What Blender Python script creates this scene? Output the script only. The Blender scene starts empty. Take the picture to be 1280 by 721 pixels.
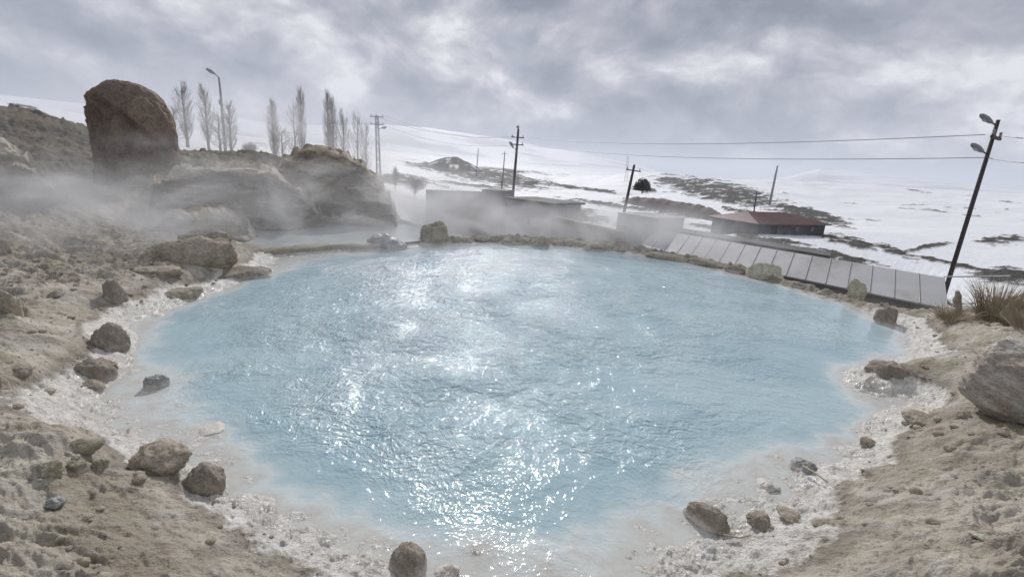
import bpy, bmesh, math, random
import numpy as np
from mathutils import Vector, Matrix
R = math.radians
rng = np.random.default_rng(7)
random.seed(7)
S = bpy.context.scene
COL = S.collection

# ------------------------------------------------------------------ camera
CAMZ = 2.6
F_PX, PITCH, ROLL = 600.0, R(14.5), R(3.65)
cam_d = bpy.data.cameras.new('camera')
cam = bpy.data.objects.new('camera', cam_d); COL.objects.link(cam)
cam_d.sensor_width = 36.0
cam_d.lens = F_PX / 1280 * 36.0
cam_d.clip_start = 0.05
cam_d.clip_end = 30000
_F = Vector((0, math.cos(PITCH), -math.sin(PITCH)))
_R0 = Vector((1, 0, 0)); _U0 = Vector((0, math.sin(PITCH), math.cos(PITCH)))
_R = _R0 * math.cos(ROLL) + _U0 * math.sin(ROLL)
_U = -_R0 * math.sin(ROLL) + _U0 * math.cos(ROLL)
m = Matrix(((_R.x, _U.x, -_F.x, 0), (_R.y, _U.y, -_F.y, 0), (_R.z, _U.z, -_F.z, CAMZ), (0, 0, 0, 1)))
cam.matrix_world = m
S.camera = cam

# ------------------------------------------------------------------ world, sun, exposure
SUN_EL, SUN_AZ = 33.0, -3.5          # elevation, azimuth from +Y towards +X
sun_dir = Vector((math.sin(R(SUN_AZ)) * math.cos(R(SUN_EL)), math.cos(R(SUN_AZ)) * math.cos(R(SUN_EL)), math.sin(R(SUN_EL))))
sd_ = bpy.data.lights.new('sun', 'SUN'); sd_.energy = 2.8; sd_.angle = R(2.2); sd_.color = (1.0, 0.965, 0.92)
sun = bpy.data.objects.new('sun', sd_); COL.objects.link(sun)
sun.rotation_euler = (-sun_dir).to_track_quat('-Z', 'Y').to_euler()
sun.location = (0, 0, 60)
S.view_settings.view_transform = 'Standard'
S.view_settings.look = 'None'
S.view_settings.exposure = 0.0
S.view_settings.gamma = 1.0
S.view_settings.use_curve_mapping = False
S.cycles.max_bounces = 8
S.cycles.volume_bounces = 1
S.cycles.volume_step_rate = 1.0
S.cycles.volume_max_steps = 128
S.cycles.transparent_max_bounces = 16
S.cycles.use_denoising = True


class NT:
    """small helper to write node trees"""
    def __init__(s, tree):
        s.t = tree; tree.nodes.clear()
    def n(s, typ, props=None, **ins):
        nd = s.t.nodes.new(typ)
        for k, v in (props or {}).items(): setattr(nd, k, v)
        for k, v in ins.items():
            k = k.replace('_', ' ') if k.replace('_', ' ') in nd.inputs else k
            s.put(nd.inputs[int(k[1:])] if k[0] == 'i' and k[1:].isdigit() else nd.inputs[k], v)
        return nd
    def put(s, sock, v):
        if isinstance(v, bpy.types.NodeSocket): s.t.links.new(v, sock)
        elif isinstance(v, bpy.types.Node): s.t.links.new(v.outputs[0], sock)
        else:
            if sock.type == 'RGBA' and len(v) == 3: v = (*v, 1)
            sock.default_value = v
    def math(s, op, a, b=0.0, clamp=False, c=None):
        nd = s.t.nodes.new('ShaderNodeMath'); nd.operation = op; nd.use_clamp = clamp
        s.put(nd.inputs[0], a); s.put(nd.inputs[1], b)
        if c is not None: s.put(nd.inputs[2], c)
        return nd.outputs[0]
    def vm(s, op, a, b=(0, 0, 0), scale=None):
        nd = s.t.nodes.new('ShaderNodeVectorMath'); nd.operation = op
        s.put(nd.inputs[0], a)
        if op not in ('NORMALIZE', 'LENGTH', 'SCALE'): s.put(nd.inputs[1], b)
        if scale is not None: s.put(nd.inputs['Scale'], scale)
        return nd.outputs['Value'] if op in ('DOT_PRODUCT', 'LENGTH') else nd.outputs[0]
    def mix(s, f, a, b, blend='MIX'):
        nd = s.t.nodes.new('ShaderNodeMix'); nd.data_type = 'RGBA'; nd.blend_type = blend
        s.put(nd.inputs[0], f); s.put(nd.inputs[6], a); s.put(nd.inputs[7], b)
        return nd.outputs[2]
    def rng(s, v, a, b, c=0.0, d=1.0, kind='SMOOTHSTEP'):
        nd = s.t.nodes.new('ShaderNodeMapRange'); nd.interpolation_type = kind
        for i, x in enumerate((v, a, b, c, d)): s.put(nd.inputs[i], x)
        return nd.outputs[0]
    def noise(s, vec, scale, detail=4, rough=0.5, dist=0.0, lac=2.0):
        nd = s.t.nodes.new('ShaderNodeTexNoise')
        s.put(nd.inputs['Vector'], vec)
        nd.inputs['Scale'].default_value = scale; nd.inputs['Detail'].default_value = detail
        nd.inputs['Roughness'].default_value = rough; nd.inputs['Distortion'].default_value = dist
        nd.inputs['Lacunarity'].default_value = lac
        return nd.outputs['Fac']


def ray(px, py):
    d = _F + _R * ((px - 640) / F_PX) + _U * (-(py - 360.5) / F_PX)
    return d

world = bpy.data.worlds.new('World'); S.world = world; world.use_nodes = True
w = NT(world.node_tree)
SKY_OFF = (5.7, 1.2, 2.6)
gen = w.n('ShaderNodeTexCoord').outputs['Generated']
D = w.vm('NORMALIZE', gen)
sep = w.n('ShaderNodeSeparateXYZ', None, Vector=D)
P = w.vm('ADD', w.vm('MULTIPLY', D, (1.0, 1.0, 1.7)), SKY_OFF)
warp = w.n('ShaderNodeTexNoise', None, Vector=P, Scale=2.6, Detail=8.0, Roughness=0.55).outputs['Color']
warpv = w.vm('SUBTRACT', warp, (0.5, 0.5, 0.5))
Pw = w.vm('ADD', P, w.vm('SCALE', warpv, scale=0.22))
n1 = w.noise(Pw, 3.9, 10, 0.54)
n1b = w.noise(w.vm('ADD', Pw, (0.0, 0.02, 0.09)), 3.9, 6, 0.54)
n2 = w.noise(P, 1.5, 5, 0.5)
Dw = w.vm('NORMALIZE', w.vm('ADD', D, w.vm('SCALE', warpv, scale=0.26)))
light = w.math('MULTIPLY', w.math('SUBTRACT', n2, 0.5), 0.55)
light = w.math('ADD', light, w.math('MULTIPLY', w.math('SUBTRACT', n1, 0.5), 1.25))
light = w.math('ADD', light, w.math('MULTIPLY', w.math('SUBTRACT', n1, n1b), 2.6))
def blob(px, py, rad, amt, inner=0.0):
    global light
    d = ray(px, py).normalized()
    dt = w.vm('DOT_PRODUCT', Dw, tuple(d))
    v = w.rng(dt, math.cos(R(rad)), math.cos(R(inner)), 0.0, amt)
    light = w.math('ADD', light, v)
# bright billows upper middle, the dark gap under them, the bright bank at the right
BLOBS = [(610, 95, 8, .20), (440, 35, 10, .16), (560, 30, 8, .10), (660, 128, 4, .14), (240, 15, 8, .16), (330, 60, 7, .08),
         (500, 80, 6, -.16), (800, 100, 12, -.16), (760, 185, 12, -.12), (640, 170, 8, -.06), (1150, 225, 13, -.12),
         (1180, 135, 10, .24), (1060, 150, 6, .16), (1250, 20, 9, .14), (850, 30, 9, .06),
         (100, 110, 22, -.06), (60, 30, 10, -.06), (1100, 5, 6, -.12), (885, 80, 8, -.34), (600, 60, 7, .08), (640, -260, 34, .10)]
for b in BLOBS: blob(*b)
light = w.math('ADD', light, w.rng(sep.outputs['Z'], .22, 0.0, 0.58, 0.42))
ramp = w.n('ShaderNodeValToRGB', None, Fac=light)
e = ramp.color_ramp.elements
e[0].position = 0.0; e[0].color = (0.215, 0.235, 0.295, 1)
e[1].position = 1.0; e[1].color = (0.80, 0.81, 0.84, 1)
for p_, c_ in ((0.3, (0.30, 0.32, 0.39)), (0.55, (0.41, 0.425, 0.485)), (0.8, (0.60, 0.61, 0.65))):
    x = e.new(p_); x.color = (*c_, 1)
sky = w.n('ShaderNodeTexSky', dict(sky_type='NISHITA', sun_disc=False, sun_elevation=R(SUN_EL), sun_rotation=R(SUN_AZ), altitude=1900))
cl = w.mix(1.0, ramp.outputs[0], (10.0, 10.0, 10.0), 'MULTIPLY')
cover = w.rng(n1, 0.18, 0.36, 0.86, 1.0)
skyc = w.mix(cover, sky.outputs[0], cl)
bg = w.n('ShaderNodeBackground', None, Color=skyc, Strength=0.1)
out = w.n('ShaderNodeOutputWorld', None, Surface=bg.outputs[0])

# ------------------------------------------------------------------ numpy noise
_perm = rng.permutation(256); _perm = np.concatenate([_perm, _perm, _perm])
_ang = rng.random(256) * 2 * np.pi
_g2 = np.stack([np.cos(_ang), np.sin(_ang)], 1)
_g3 = rng.normal(size=(256, 3)); _g3 /= np.linalg.norm(_g3, axis=1)[:, None]

def _fade(t): return t * t * t * (t * (t * 6 - 15) + 10)

def perlin2(x, y):
    xi = np.floor(x).astype(np.int64); yi = np.floor(y).astype(np.int64)
    xf = x - xi; yf = y - yi; u = _fade(xf); v = _fade(yf)
    def g(ix, iy, dx, dy):
        h = _perm[_perm[ix & 255] + (iy & 255)]
        gg = _g2[h]; return gg[..., 0] * dx + gg[..., 1] * dy
    a = g(xi, yi, xf, yf); b = g(xi + 1, yi, xf - 1, yf)
    c = g(xi, yi + 1, xf, yf - 1); d = g(xi + 1, yi + 1, xf - 1, yf - 1)
    return (a + u * (b - a)) * (1 - v) + (c + u * (d - c)) * v

def perlin3(p):
    i = np.floor(p).astype(np.int64); f = p - i; u = _fade(f)
    r = 0
    for dx in (0, 1):
        for dy in (0, 1):
            for dz in (0, 1):
                h = _perm[_perm[_perm[(i[:, 0] + dx) & 255] + ((i[:, 1] + dy) & 255)] + ((i[:, 2] + dz) & 255)]
                g = _g3[h]
                dot = g[:, 0] * (f[:, 0] - dx) + g[:, 1] * (f[:, 1] - dy) + g[:, 2] * (f[:, 2] - dz)
                r = r + dot * (u[:, 0] if dx else 1 - u[:, 0]) * (u[:, 1] if dy else 1 - u[:, 1]) * (u[:, 2] if dz else 1 - u[:, 2])
    return r

def fbm2(x, y, o=5, g=0.5, ridged=False):
    s = 0; a = 1; n = 0
    for k in range(o):
        v = perlin2(x + 17.3 * k, y - 9.1 * k)
        if ridged: v = 0.5 - np.abs(v) * 2
        s = s + a * v; n += a; a *= g; x = x * 2.03; y = y * 2.03
    return s / n

def fbm3(p, o=4, g=0.5, ridged=False):
    s = 0; a = 1; n = 0
    for k in range(o):
        v = perlin3(p + 13.7 * k)
        if ridged: v = 0.5 - np.abs(v) * 2
        s = s + a * v; n += a; a *= g; p = p * 2.03
    return s / n

def sstep(x, a, b):
    t = np.clip((x - a) / (b - a), 0, 1); return t * t * (3 - 2 * t)

# ------------------------------------------------------------------ photo <-> ground helpers
def on_plane(px, py, z):
    d = ray(px, py); t = (z - CAMZ) / d.z
    return (d.x * t, d.y * t)

def azpos(px, D, py=230):
    d = ray(px, py); h = math.hypot(d.x, d.y)
    return (d.x / h * D, d.y / h * D)

def zat(px, py, D):
    d = ray(px, py); return CAMZ + D * d.z / math.hypot(d.x, d.y)

def project(x, y, z):
    vx, vy, vz = x, y, z - CAMZ
    f = vx * _F.x + vy * _F.y + vz * _F.z
    r = vx * _R.x + vy * _R.y + vz * _R.z
    u = vx * _U.x + vy * _U.y + vz * _U.z
    f = np.maximum(f, 1e-3)
    return 640 + F_PX * r / f, 360.5 - F_PX * u / f

def spline(pts, n=6):
    pts = np.array(pts, float); N = len(pts); o = []
    for i in range(N):
        p0, p1, p2, p3 = pts[i - 1], pts[i], pts[(i + 1) % N], pts[(i + 2) % N]
        for k in range(n):
            t = k / n
            o.append(0.5 * ((2 * p1) + (-p0 + p2) * t + (2 * p0 - 5 * p1 + 4 * p2 - p3) * t * t + (-p0 + 3 * p1 - 3 * p2 + p3) * t ** 3))
    return np.array(o)

SHORE_PX = [(165, 405), (205, 388), (255, 370), (300, 352), (330, 338), (345, 322), (400, 317), (470, 312), (520, 307), (580, 303), (640, 301), (700, 306),
            (760, 310), (800, 317), (870, 328), (930, 343), (985, 357), (1040, 372), (1085, 388), (1122, 405), (1140, 430), (1122, 450),
            (1085, 458), (1052, 467), (1072, 488), (1125, 496), (1138, 508), (1092, 520), (1080, 545), (1050, 573), (1022, 590),
            (995, 600), (985, 625), (950, 640), (915, 655), (905, 672), (850, 688), (830, 706), (825, 740), (790, 800), (700, 850), (600, 850), (540, 800),
            (520, 735), (470, 706), (420, 690), (395, 672), (355, 655), (320, 622), (288, 612), (275, 575), (236, 585), (225, 555), (195, 548), (150, 545),
            (128, 515), (125, 490), (150, 468), (165, 450), (168, 425)]
DEEP_PX = [(185, 428), (240, 385), (330, 350), (400, 325), (520, 314), (640, 308), (780, 318), (900, 342), (990, 365), (1060, 388), (1105, 415), (1100, 440),
           (1050, 455), (1030, 470), (1055, 490), (1060, 510), (1010, 545), (950, 560), (885, 575), (850, 600), (810, 625), (740, 655), (660, 662), (560, 650),
           (470, 635), (400, 605), (350, 575), (330, 545), (300, 520), (240, 500), (225, 470), (195, 450)]
SHORE = spline([on_plane(a, b, 0.0) for a, b in SHORE_PX])
DEEP = spline([on_plane(a, b, 0.0) for a, b in DEEP_PX])
BASIN = spline([on_plane(a, b, 0.12) for a, b in [(300, 293), (330, 284), (380, 279), (440, 279), (500, 281), (540, 290), (525, 298), (470, 303), (400, 306), (340, 308), (305, 303)]])

def sdist(x, y, poly):
    """signed distance, positive outside"""
    d2 = np.full(x.shape, 1e9); ins = np.zeros(x.shape, bool)
    for i in range(len(poly)):
        ax, ay = poly[i]; bx, by = poly[(i + 1) % len(poly)]
        ex, ey = bx - ax, by - ay
        t = np.clip(((x - ax) * ex + (y - ay) * ey) / (ex * ex + ey * ey + 1e-12), 0, 1)
        dd = (x - ax - ex * t) ** 2 + (y - ay - ey * t) ** 2
        d2 = np.minimum(d2, dd)
        c = ((ay > y) != (by > y)) & (x < (bx - ax) * (y - ay) / (by - ay + 1e-12) + ax)
        ins ^= c
    return np.where(ins, -1, 1) * np.sqrt(d2)

# control heights: near ones lie on a given level, far ones are (pixel column, distance, height)
CP = []
for a, b, z in [(0, 720, .62), (80, 700, .55), (200, 700, .38), (320, 700, .25), (420, 715, .16), (510, 721, .10), (100, 620, .42), (200, 610, .28), (0, 600, .6), (0, 500, .5),
                (80, 480, .38), (0, 400, .45), (90, 400, .32), (130, 440, .22), (0, 340, .4), (100, 350, .34), (200, 350, .25), (200, 300, .38), (270, 320, .32), (120, 305, .3),
                (0, 300, .4), (300, 335, .18), (380, 311, .1), (460, 307, .1), (560, 298, .1), (640, 295, .12), (700, 299, .12), (760, 303, .12), (850, 318, .12),
                (930, 334, .12), (1000, 352, .14), (1080, 373, .18), (1130, 390, .25), (1160, 420, .3), (1150, 470, .3), (1120, 500, .22), (1160, 398, .30), (1205, 390, .42), (1245, 390, .5), (1290, 392, .6), (1270, 410, .5), (1270, 450, .6), (1200, 520, .42), (1270, 560, .6),
                (1120, 580, .35), (1270, 700, .75), (1100, 700, .5), (1000, 680, .3), (900, 710, .2), (860, 700, .1), (330, 293, .12), (400, 292, .1), (480, 292, .1), (430, 282, .1), (330, 285, .15)]:
    x, y = on_plane(a, b, z); CP.append((x, y, z))
for x, y, z in [(0, -1, 1.0), (-3, -1, 1.1), (3, -1, 1.1), (-8, 1, 1.0), (8, 1, 1.2), (0, -8, 1.2), (-40, -30, 3), (40, -30, 3), (0, -80, 3), (-20, 4, 1.6), (16, 5, .9)]:
    CP.append((x, y, z))
for px, D, z in [(-60, 14, .5), (-60, 22, 1.9), (-60, 30, 3.6), (-60, 45, 3.9), (0, 15, .5), (40, 19, 1.2), (0, 24, 2.3), (0, 30, 3.55), (60, 30, 3.35), (110, 30, 3.05), (0, 45, 3.4), (110, 45, 3.0),
                 (100, 15, .3), (110, 20, .9), (170, 16, .4), (170, 20, 1.2), (170, 25, 1.9), (170, 30, 2.1), (240, 16, .3), (225, 19.5, 1.3), (240, 22, 2.1), (240, 28, 2.2), (290, 22, 2.1), (240, 45, 1.6),
                 (340, 22.5, 2.2), (330, 30, 1.6), (330, 45, 1.2), (420, 22.5, 1.0), (430, 28, .4), (430, 45, -.8), (330, 90, zat(330, 186, 90)), (430, 90, -2.5), (240, 90, zat(240, 176, 90)), (100, 90, zat(100, 155, 90)),
                 (0, 90, zat(0, 150, 90)), (0, 150, zat(0, 141, 150)), (100, 160, zat(100, 150, 160)), (0, 300, zat(0, 128, 300)), (110, 300, zat(110, 143, 300)), (-80, 300, zat(-80, 120, 300)), (240, 250, zat(240, 170, 250)), (330, 250, zat(330, 180, 250)),
                 (500, 45, -3.0), (640, 45, -4.2), (560, 45, -3.6), (720, 45, -4.5), (820, 45, -4.8), (920, 45, -5), (1000, 45, -5.0), (1080, 40, -4.5), (1180, 30, -3.2),
                 (1280, 10, .3), (1280, 16, -.8), (1280, 30, -2.6), (1340, 12, .4), (1340, 30, -2),
                 (500, 90, -4.5), (500, 160, -5), (500, 400, -2), (560, 90, -6.5), (560, 160, -7.5), (560, 400, -4), (640, 90, -7.5), (640, 160, -9), (640, 400, -9), (720, 90, -8), (720, 160, -9.5), (720, 400, -11), (720, 900, -12),
                 (560, 900, 6), (640, 900, -5), (820, 90, -8.5), (820, 160, -9.2), (830, 240, -6), (830, 330, -1), (810, 420, 3.4), (860, 420, 1), (935, 92, zat(935, 287, 92)), (950, 74, zat(950, 295, 74)), (1030, 84, zat(1030, 296, 84)), (930, 160, -7), (930, 250, -3), (930, 420, 1.8), (1050, 96, zat(1050, 291, 96)), (1040, 160, -4.5), (1040, 300, -1), (1040, 480, 2.6), (1160, 60, -6), (1160, 120, -5),
                 (1160, 300, -1), (1160, 480, 2.8), (1280, 60, -4.5), (1280, 120, -4.0), (1280, 300, -.5), (1280, 480, 3.0), (1400, 120, -4), (1400, 480, 4),
                 (830, 900, -12), (930, 1500, 0), (1160, 1500, 10), (0, 1500, zat(0, 140, 1500)), (330, 1500, zat(330, 178, 1500))]:
    x, y = azpos(px, D); CP.append((x, y, z))
# the ground falls away behind the far rim
for px, ry, d1, z1, d2, z2 in [(500, 306, 3, -.1, 8, -1.2), (560, 303, 2.5, -.6, 7, -2.0), (640, 301, 2.2, -.9, 7, -2.5), (720, 307, 2.2, -1.0, 7, -2.6), (820, 320, 2.2, -1.2, 7, -2.6),
                               (920, 340, 2.0, -1.3, 7, -2.7), (1000, 360, 1.8, -1.2, 7, -2.7), (1080, 385, 1.8, -1.1, 7, -2.6), (1140, 396, 2.2, -1.0, 6, -2.3)]:
    rx_, ry_ = on_plane(px, ry, 0.0); r0_ = math.hypot(rx_, ry_)
    for d_, z_ in ((d1, z1), (d2, z2)): CP.append((rx_ * (1 + d_ / r0_), ry_ * (1 + d_ / r0_), z_))
CP = np.array(CP)
def _lp(x, y):
    r = np.hypot(x, y) + 0.3
    return np.stack([np.arctan2(x, y) * 1.3, np.log(r)], -1)
_c = _lp(CP[:, 0], CP[:, 1])
_mq = lambda d2: np.sqrt(d2 + 0.05 ** 2)
_A = _mq(((_c[:, None] - _c[None]) ** 2).sum(-1)) + np.eye(len(_c)) * 1e-3
_n = len(_c); _B = np.zeros((_n + 1, _n + 1)); _B[:_n, :_n] = -_A; _B[_n, :_n] = 1; _B[:_n, _n] = 1
_w = np.linalg.solve(_B, np.append(CP[:, 2], 0))

# far mountains: azimuth in pixels -> crest height above eye level (as a fraction of distance)
MT_PX = [-400, -100, 0, 60, 110, 200, 300, 360, 420, 480, 530, 570, 620, 680, 720, 780, 820, 900, 980, 1020, 1060, 1120, 1200, 1280, 1400, 1700]
MT_Y = [120, 118, 122, 126, 131, 142, 150, 158, 160, 158, 160, 166, 174, 186, 189, 202, 214, 226, 222, 211, 215, 221, 229, 236, 246, 262]
_maz = [math.atan2(ray(a, 230).x, ray(a, 230).y) for a in MT_PX]
_mel = [ray(a, b).z / math.hypot(ray(a, b).x, ray(a, b).y) for a, b in zip(MT_PX, MT_Y)]
MT_R = 3200.0

BUMPS = []
def base_h(x, y):
    sh = x.shape; x = x.ravel(); y = y.ravel()
    z = np.empty_like(x)
    for i in range(0, len(x), 60000):
        q = _lp(x[i:i + 60000], y[i:i + 60000])
        d2 = ((q[:, None, 0] - _c[None, :, 0]) ** 2 + (q[:, None, 1] - _c[None, :, 1]) ** 2)
        z[i:i + 60000] = -(_mq(d2) @ _w[:-1]) + _w[-1]
    return z.reshape(sh)

def height(x, y, detail=True):
    """ground height and material masks"""
    x = np.asarray(x, float); y = np.asarray(y, float)
    r = np.maximum(np.hypot(x, y), 1e-3); az = np.arctan2(x, y)
    z = base_h(x, y)
    for bx, by, br, bh in BUMPS:
        z = z + bh * np.exp(-((x - bx) ** 2 + (y - by) ** 2) / (br * br))
    near = r < 40
    sd = np.full(x.shape, 30.0); dp = np.full(x.shape, 30.0); bs = np.full(x.shape, 30.0)
    sd[near] = sdist(x[near], y[near], SHORE); bs[near] = sdist(x[near], y[near], BASIN)
    nn = sd < 3
    dp[nn] = sdist(x[nn], y[nn], DEEP)
    wob = fbm2(x * 2.2, y * 2.2, 4) * 0.20 + fbm2(x * 9, y * 9, 3) * 0.05
    sdw = sd + wob
    dpw = dp + fbm2(x * 1.1 + 5, y * 1.1, 4) * 0.55 + fbm2(x * 4 + 5, y * 4, 4, .6) * .22
    # --- land
    a = np.clip(1 - r / 60, 0, 1)
    big = fbm2(x * 0.45, y * 0.45, 3) * 0.30
    wx = x + fbm2(x * .8, y * .8, 3) * .8; wy = y + fbm2(x * .8 + 9, y * .8, 3) * .8
    med = fbm2(wx * 1.1, wy * 2.2, 6, 0.58, True) * 0.27
    lump = np.clip(fbm2(wx * 2.6 + 4, wy * 3.4, 4) + .03, 0, 1) * 0.32
    fx = x + fbm2(x * 5, y * 5, 2) * .12; fine = fbm2(fx * 5 - y * 2, y * 10 + x * 3, 4, 0.6, True) * 0.075 + fbm2(x * 20, y * 26, 3, 0.62) * 0.030 - np.clip(fbm2(x * 9 + 7, y * 12, 3) - .18, 0, 1) * .16
    det = (big + med + lump - .05) * np.clip(r / 3.0, .55, 1.0) + fine
    t_ = np.clip(sdw / 1.3, 0, 1)
    land = z + det * (0.35 + 0.65 * t_) * (0.35 + .65 * sstep(sd, 0.2, 2.5)) * np.clip(1.6 - r / 60, .3, 1)
    # layered shelves on the banks
    st = 0.085
    zz = land / st + fbm2(x * .7, y * .7, 2) * 1.5
    fr = zz - np.floor(zz)
    land = np.where(r < 26, land + (sstep(fr, .55, .95) - fr) * st * 0.75 * sstep(sd, .3, 1.2) * sstep(fbm2(x * .5 + 3, y * .5, 2), -.1, .15), land)
    # shore lip
    lip = 0.012 + 0.05 * sstep(sdw, 0, .15) + fine * 0.8 + np.clip(fbm2(x * 5, y * 5, 3), -.2, 1) * 0.05
    k = sstep(sdw, 0.02, 0.75)
    land = lip * (1 - k) + land * k
    # --- bed
    cr = fbm2(x * 4.2, y * 4.2, 4, .55) ; cr2 = fbm2(x * 15, y * 15, 3, .6)
    shelf = -0.006 - 0.024 * sstep(-sdw, 0.0, .7) + cr * 0.085 + cr2 * 0.032
    deep = -0.09 - 0.75 * sstep(-dpw, -0.55, 1.2)
    kd = sstep(-dpw, -0.30, .25)
    bed = shelf * (1 - kd) + (deep + cr * .03) * kd
    ks = sstep(-sdw, -0.02, 0.06)
    h = land * (1 - ks) + bed * ks
    # side basin
    kb = sstep(-bs, -0.5, 0.15)
    h = h * (1 - kb) + (0.06 + fbm2(x * 1.5, y * 1.5, 3) * .06) * kb
    # --- far
    fa = sstep(r, 30, 90)
    h = h + fa * (fbm2(x * .03, y * .03, 5) * np.clip(r / 60, 0, 6) * .8)
    px, py = project(x, y, h)
    # rocky ground showing through the snow (raised a little), plus painted bush contact shade
    def ell(cx, cy, rx, ry, ang=0.0):
        c, s = math.cos(R(ang)), math.sin(R(ang))
        u = ((px - cx) * c + (py - cy) * s) / rx; v = (-(px - cx) * s + (py - cy) * c) / ry
        return 1 - (u * u + v * v)
    rk = np.full(x.shape, -1.0)
    if True:
        fm = r > 25
        for e_ in [(900, 240, 90, 14, 11), (840, 226, 24, 6, 5), (1010, 268, 60, 9, 14), (843, 262, 60, 10, 10),
                   (1060, 302, 40, 7, 13), (1120, 315, 30, 6, 20), (1262, 345, 60, 12, 4), (1250, 300, 34, 6, -5), (1160, 309, 40, 3, -10),
                   (620, 222, 80, 11, 9), (560, 212, 60, 6, 9), (650, 212, 60, 5, 4), (540, 196, 36, 4, 6), (571, 182, 6, 2.5, 0), (566, 190, 3, 1.5, 0), (584, 187, 9, 1.2, 30),
                   (730, 236, 60, 2.5, 7), (760, 256, 60, 3, 8), (720, 272, 50, 7, 5), (700, 262, 60, 2.5, 6), (690, 214, 50, 2, 4), (30, 134, 34, 5, 22),
                   (1000, 310, 130, 7, 13), (500, 225, 40, 7, 5), (600, 198, 70, 2.5, 6), (1190, 330, 60, 3, 12), (805, 237, 17, 3.5, 8), (1050, 300, 34, 6, 12), (900, 287, 50, 3, 10), (940, 268, 40, 4, 12), (690, 258, 60, 3, 6), (700, 282, 60, 6, 6), (590, 232, 50, 2.5, 6)]:  # the dark patch beneath the dense bush stands in for its contact shadow
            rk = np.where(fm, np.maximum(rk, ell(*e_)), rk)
    q = np.log(r + 1)
    nz = fbm2(az * 26, q * 34, 5, .62) * 2.6
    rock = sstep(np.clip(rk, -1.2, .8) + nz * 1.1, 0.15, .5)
    # general speckle of bare ground
    spk = sstep(nz + fbm2(az * 5 + 3, q * 9, 3) * 2.2, 0.95, 1.3) * sstep(r, 30, 60) * (1 - sstep(r, 300, 600))
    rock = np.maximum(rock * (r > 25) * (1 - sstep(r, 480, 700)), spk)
    h = h + rock * np.clip(fbm2(x * .6, y * .6, 4, .6) + .35, 0, 1) * np.clip(r / 200, .2, .9)
    # small peaked knoll in the valley
    kx, ky = azpos(571, 420); dk = np.hypot(x - kx, (y - ky) * .7)
    h = h + np.clip(1 - dk / 24, 0, 1) ** .9 * 10.5
    # mountains
    el = np.interp(az, _maz, _mel)
    mh = CAMZ + el * MT_R
    prof = np.exp(-((np.log(r / MT_R)) / .42) ** 2)
    rid = fbm2(x * .0011, y * .0011, 6, .55, True)
    h = h * (1 - sstep(r, 1100, 2600)) + sstep(r, 1100, 2600) * (mh * prof * (1 + (rid - .15) * .18) - 25 * (1 - prof))
    # --- snow
    snow = sstep(r, 31, 38) * sstep(h - CAMZ, -50, -49)
    leftbank = (px < 500) & (r < 60)
    sn2 = sstep(fbm2(x * .25, y * .25, 4), .02, .2)
    snow = np.where(leftbank, sstep(r, 30, 34) * np.clip(sn2 + sstep(r, 36, 46), 0, 1), snow)
    snow = np.where((r < 36) & (px > 1100), sstep(r, 15, 20) * sstep(fbm2(x * .4, y * .4, 4), -.15, .05), snow)
    snow = snow * (1 - rock)
    mts = sstep(r, 1200, 2200) * sstep(fbm2(x * .003, y * .0045, 3, .5) , -.05, .2)
    snow = snow * (1 - .38 * mts)
    crust = np.maximum(1 - sstep(sdw, 0.10, .50 + .50 * sstep(fbm2(x * .9 + 2, y * .9, 3), -.1, .3)), kb)
    frim = sstep(y, 8.5, 11) * sstep(x, -3.5, -1)
    crust = np.maximum(crust * (1 - .75 * frim), 0)
    moss = sstep(fbm2(x * .9 + 31, y * .9, 4), .12, .34) * (r < 30)
    moss = np.maximum(moss, frim * (sd < 1.5) * .8)
    h = h + frim * ((sd > 0) & (sd < 1.6)) * sstep(sd, 0, .15) * (1 - sstep(sd, .9, 1.6)) * (np.clip(fbm2(x * 2.4, y * 2.4, 4, .6) + .02, 0, 1) * .45)
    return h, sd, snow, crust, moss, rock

# the ground swells a little round each embedded stone
for a_, b_, w_, h_ in [(259, 617, 52, 40), (205, 588, 76, 42), (138, 440, 62, 40), (120, 474, 66, 32), (116, 489, 44, 18), (145, 382, 38, 34), (236, 328, 116, 34), (200, 344, 66, 16), (8, 392, 42, 36), (4, 314, 26, 16), (28, 474, 36, 20), (2, 486, 24, 18), (70, 372, 26, 10), (66, 599, 38, 18), (99, 594, 30, 20), (126, 586, 32, 16), (100, 568, 70, 20), (70, 640, 30, 20), (947, 664, 36, 20), (983, 652, 34, 14), (1112, 478, 62, 28), (1268, 528, 200, 112), (1203, 523, 24, 12), (1272, 404, 44, 34), (1085, 560, 30, 14), (1150, 534, 60, 18), (1222, 676, 34, 9)]:
    X_, Y_ = on_plane(a_, b_ - h_ * .25, .3); d_ = depth_of((X_, Y_, .3)) if False else math.hypot(X_, Y_) * 1.02
    BUMPS.append((X_, Y_, min(.6, w_ / F_PX * d_ * .85), min(.12, h_ / F_PX * d_ * .42)))

# terrain sheet: a polar grid round the viewpoint, fine near it
ta = np.concatenate([np.linspace(-180, -66, 60, endpoint=False), np.linspace(-66, 66, 1080, endpoint=False), np.linspace(66, 180, 60, endpoint=False)])
tr = np.concatenate([[0.0], np.geomspace(0.35, 1.6, 40, endpoint=False), np.geomspace(1.6, 26, 560, endpoint=False), np.geomspace(26, 600, 300, endpoint=False), np.geomspace(600, 9000, 190)])
TA, TR = np.meshgrid(np.radians(ta), tr)
GX = TR * np.sin(TA); GY = TR * np.cos(TA)
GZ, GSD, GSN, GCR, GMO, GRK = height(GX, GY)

_lt = np.log(np.maximum(tr, 1e-6))
def ground(x, y):
    h = height(np.array([float(x)]), np.array([float(y)]))[0]
    return float(h[0])

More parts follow.
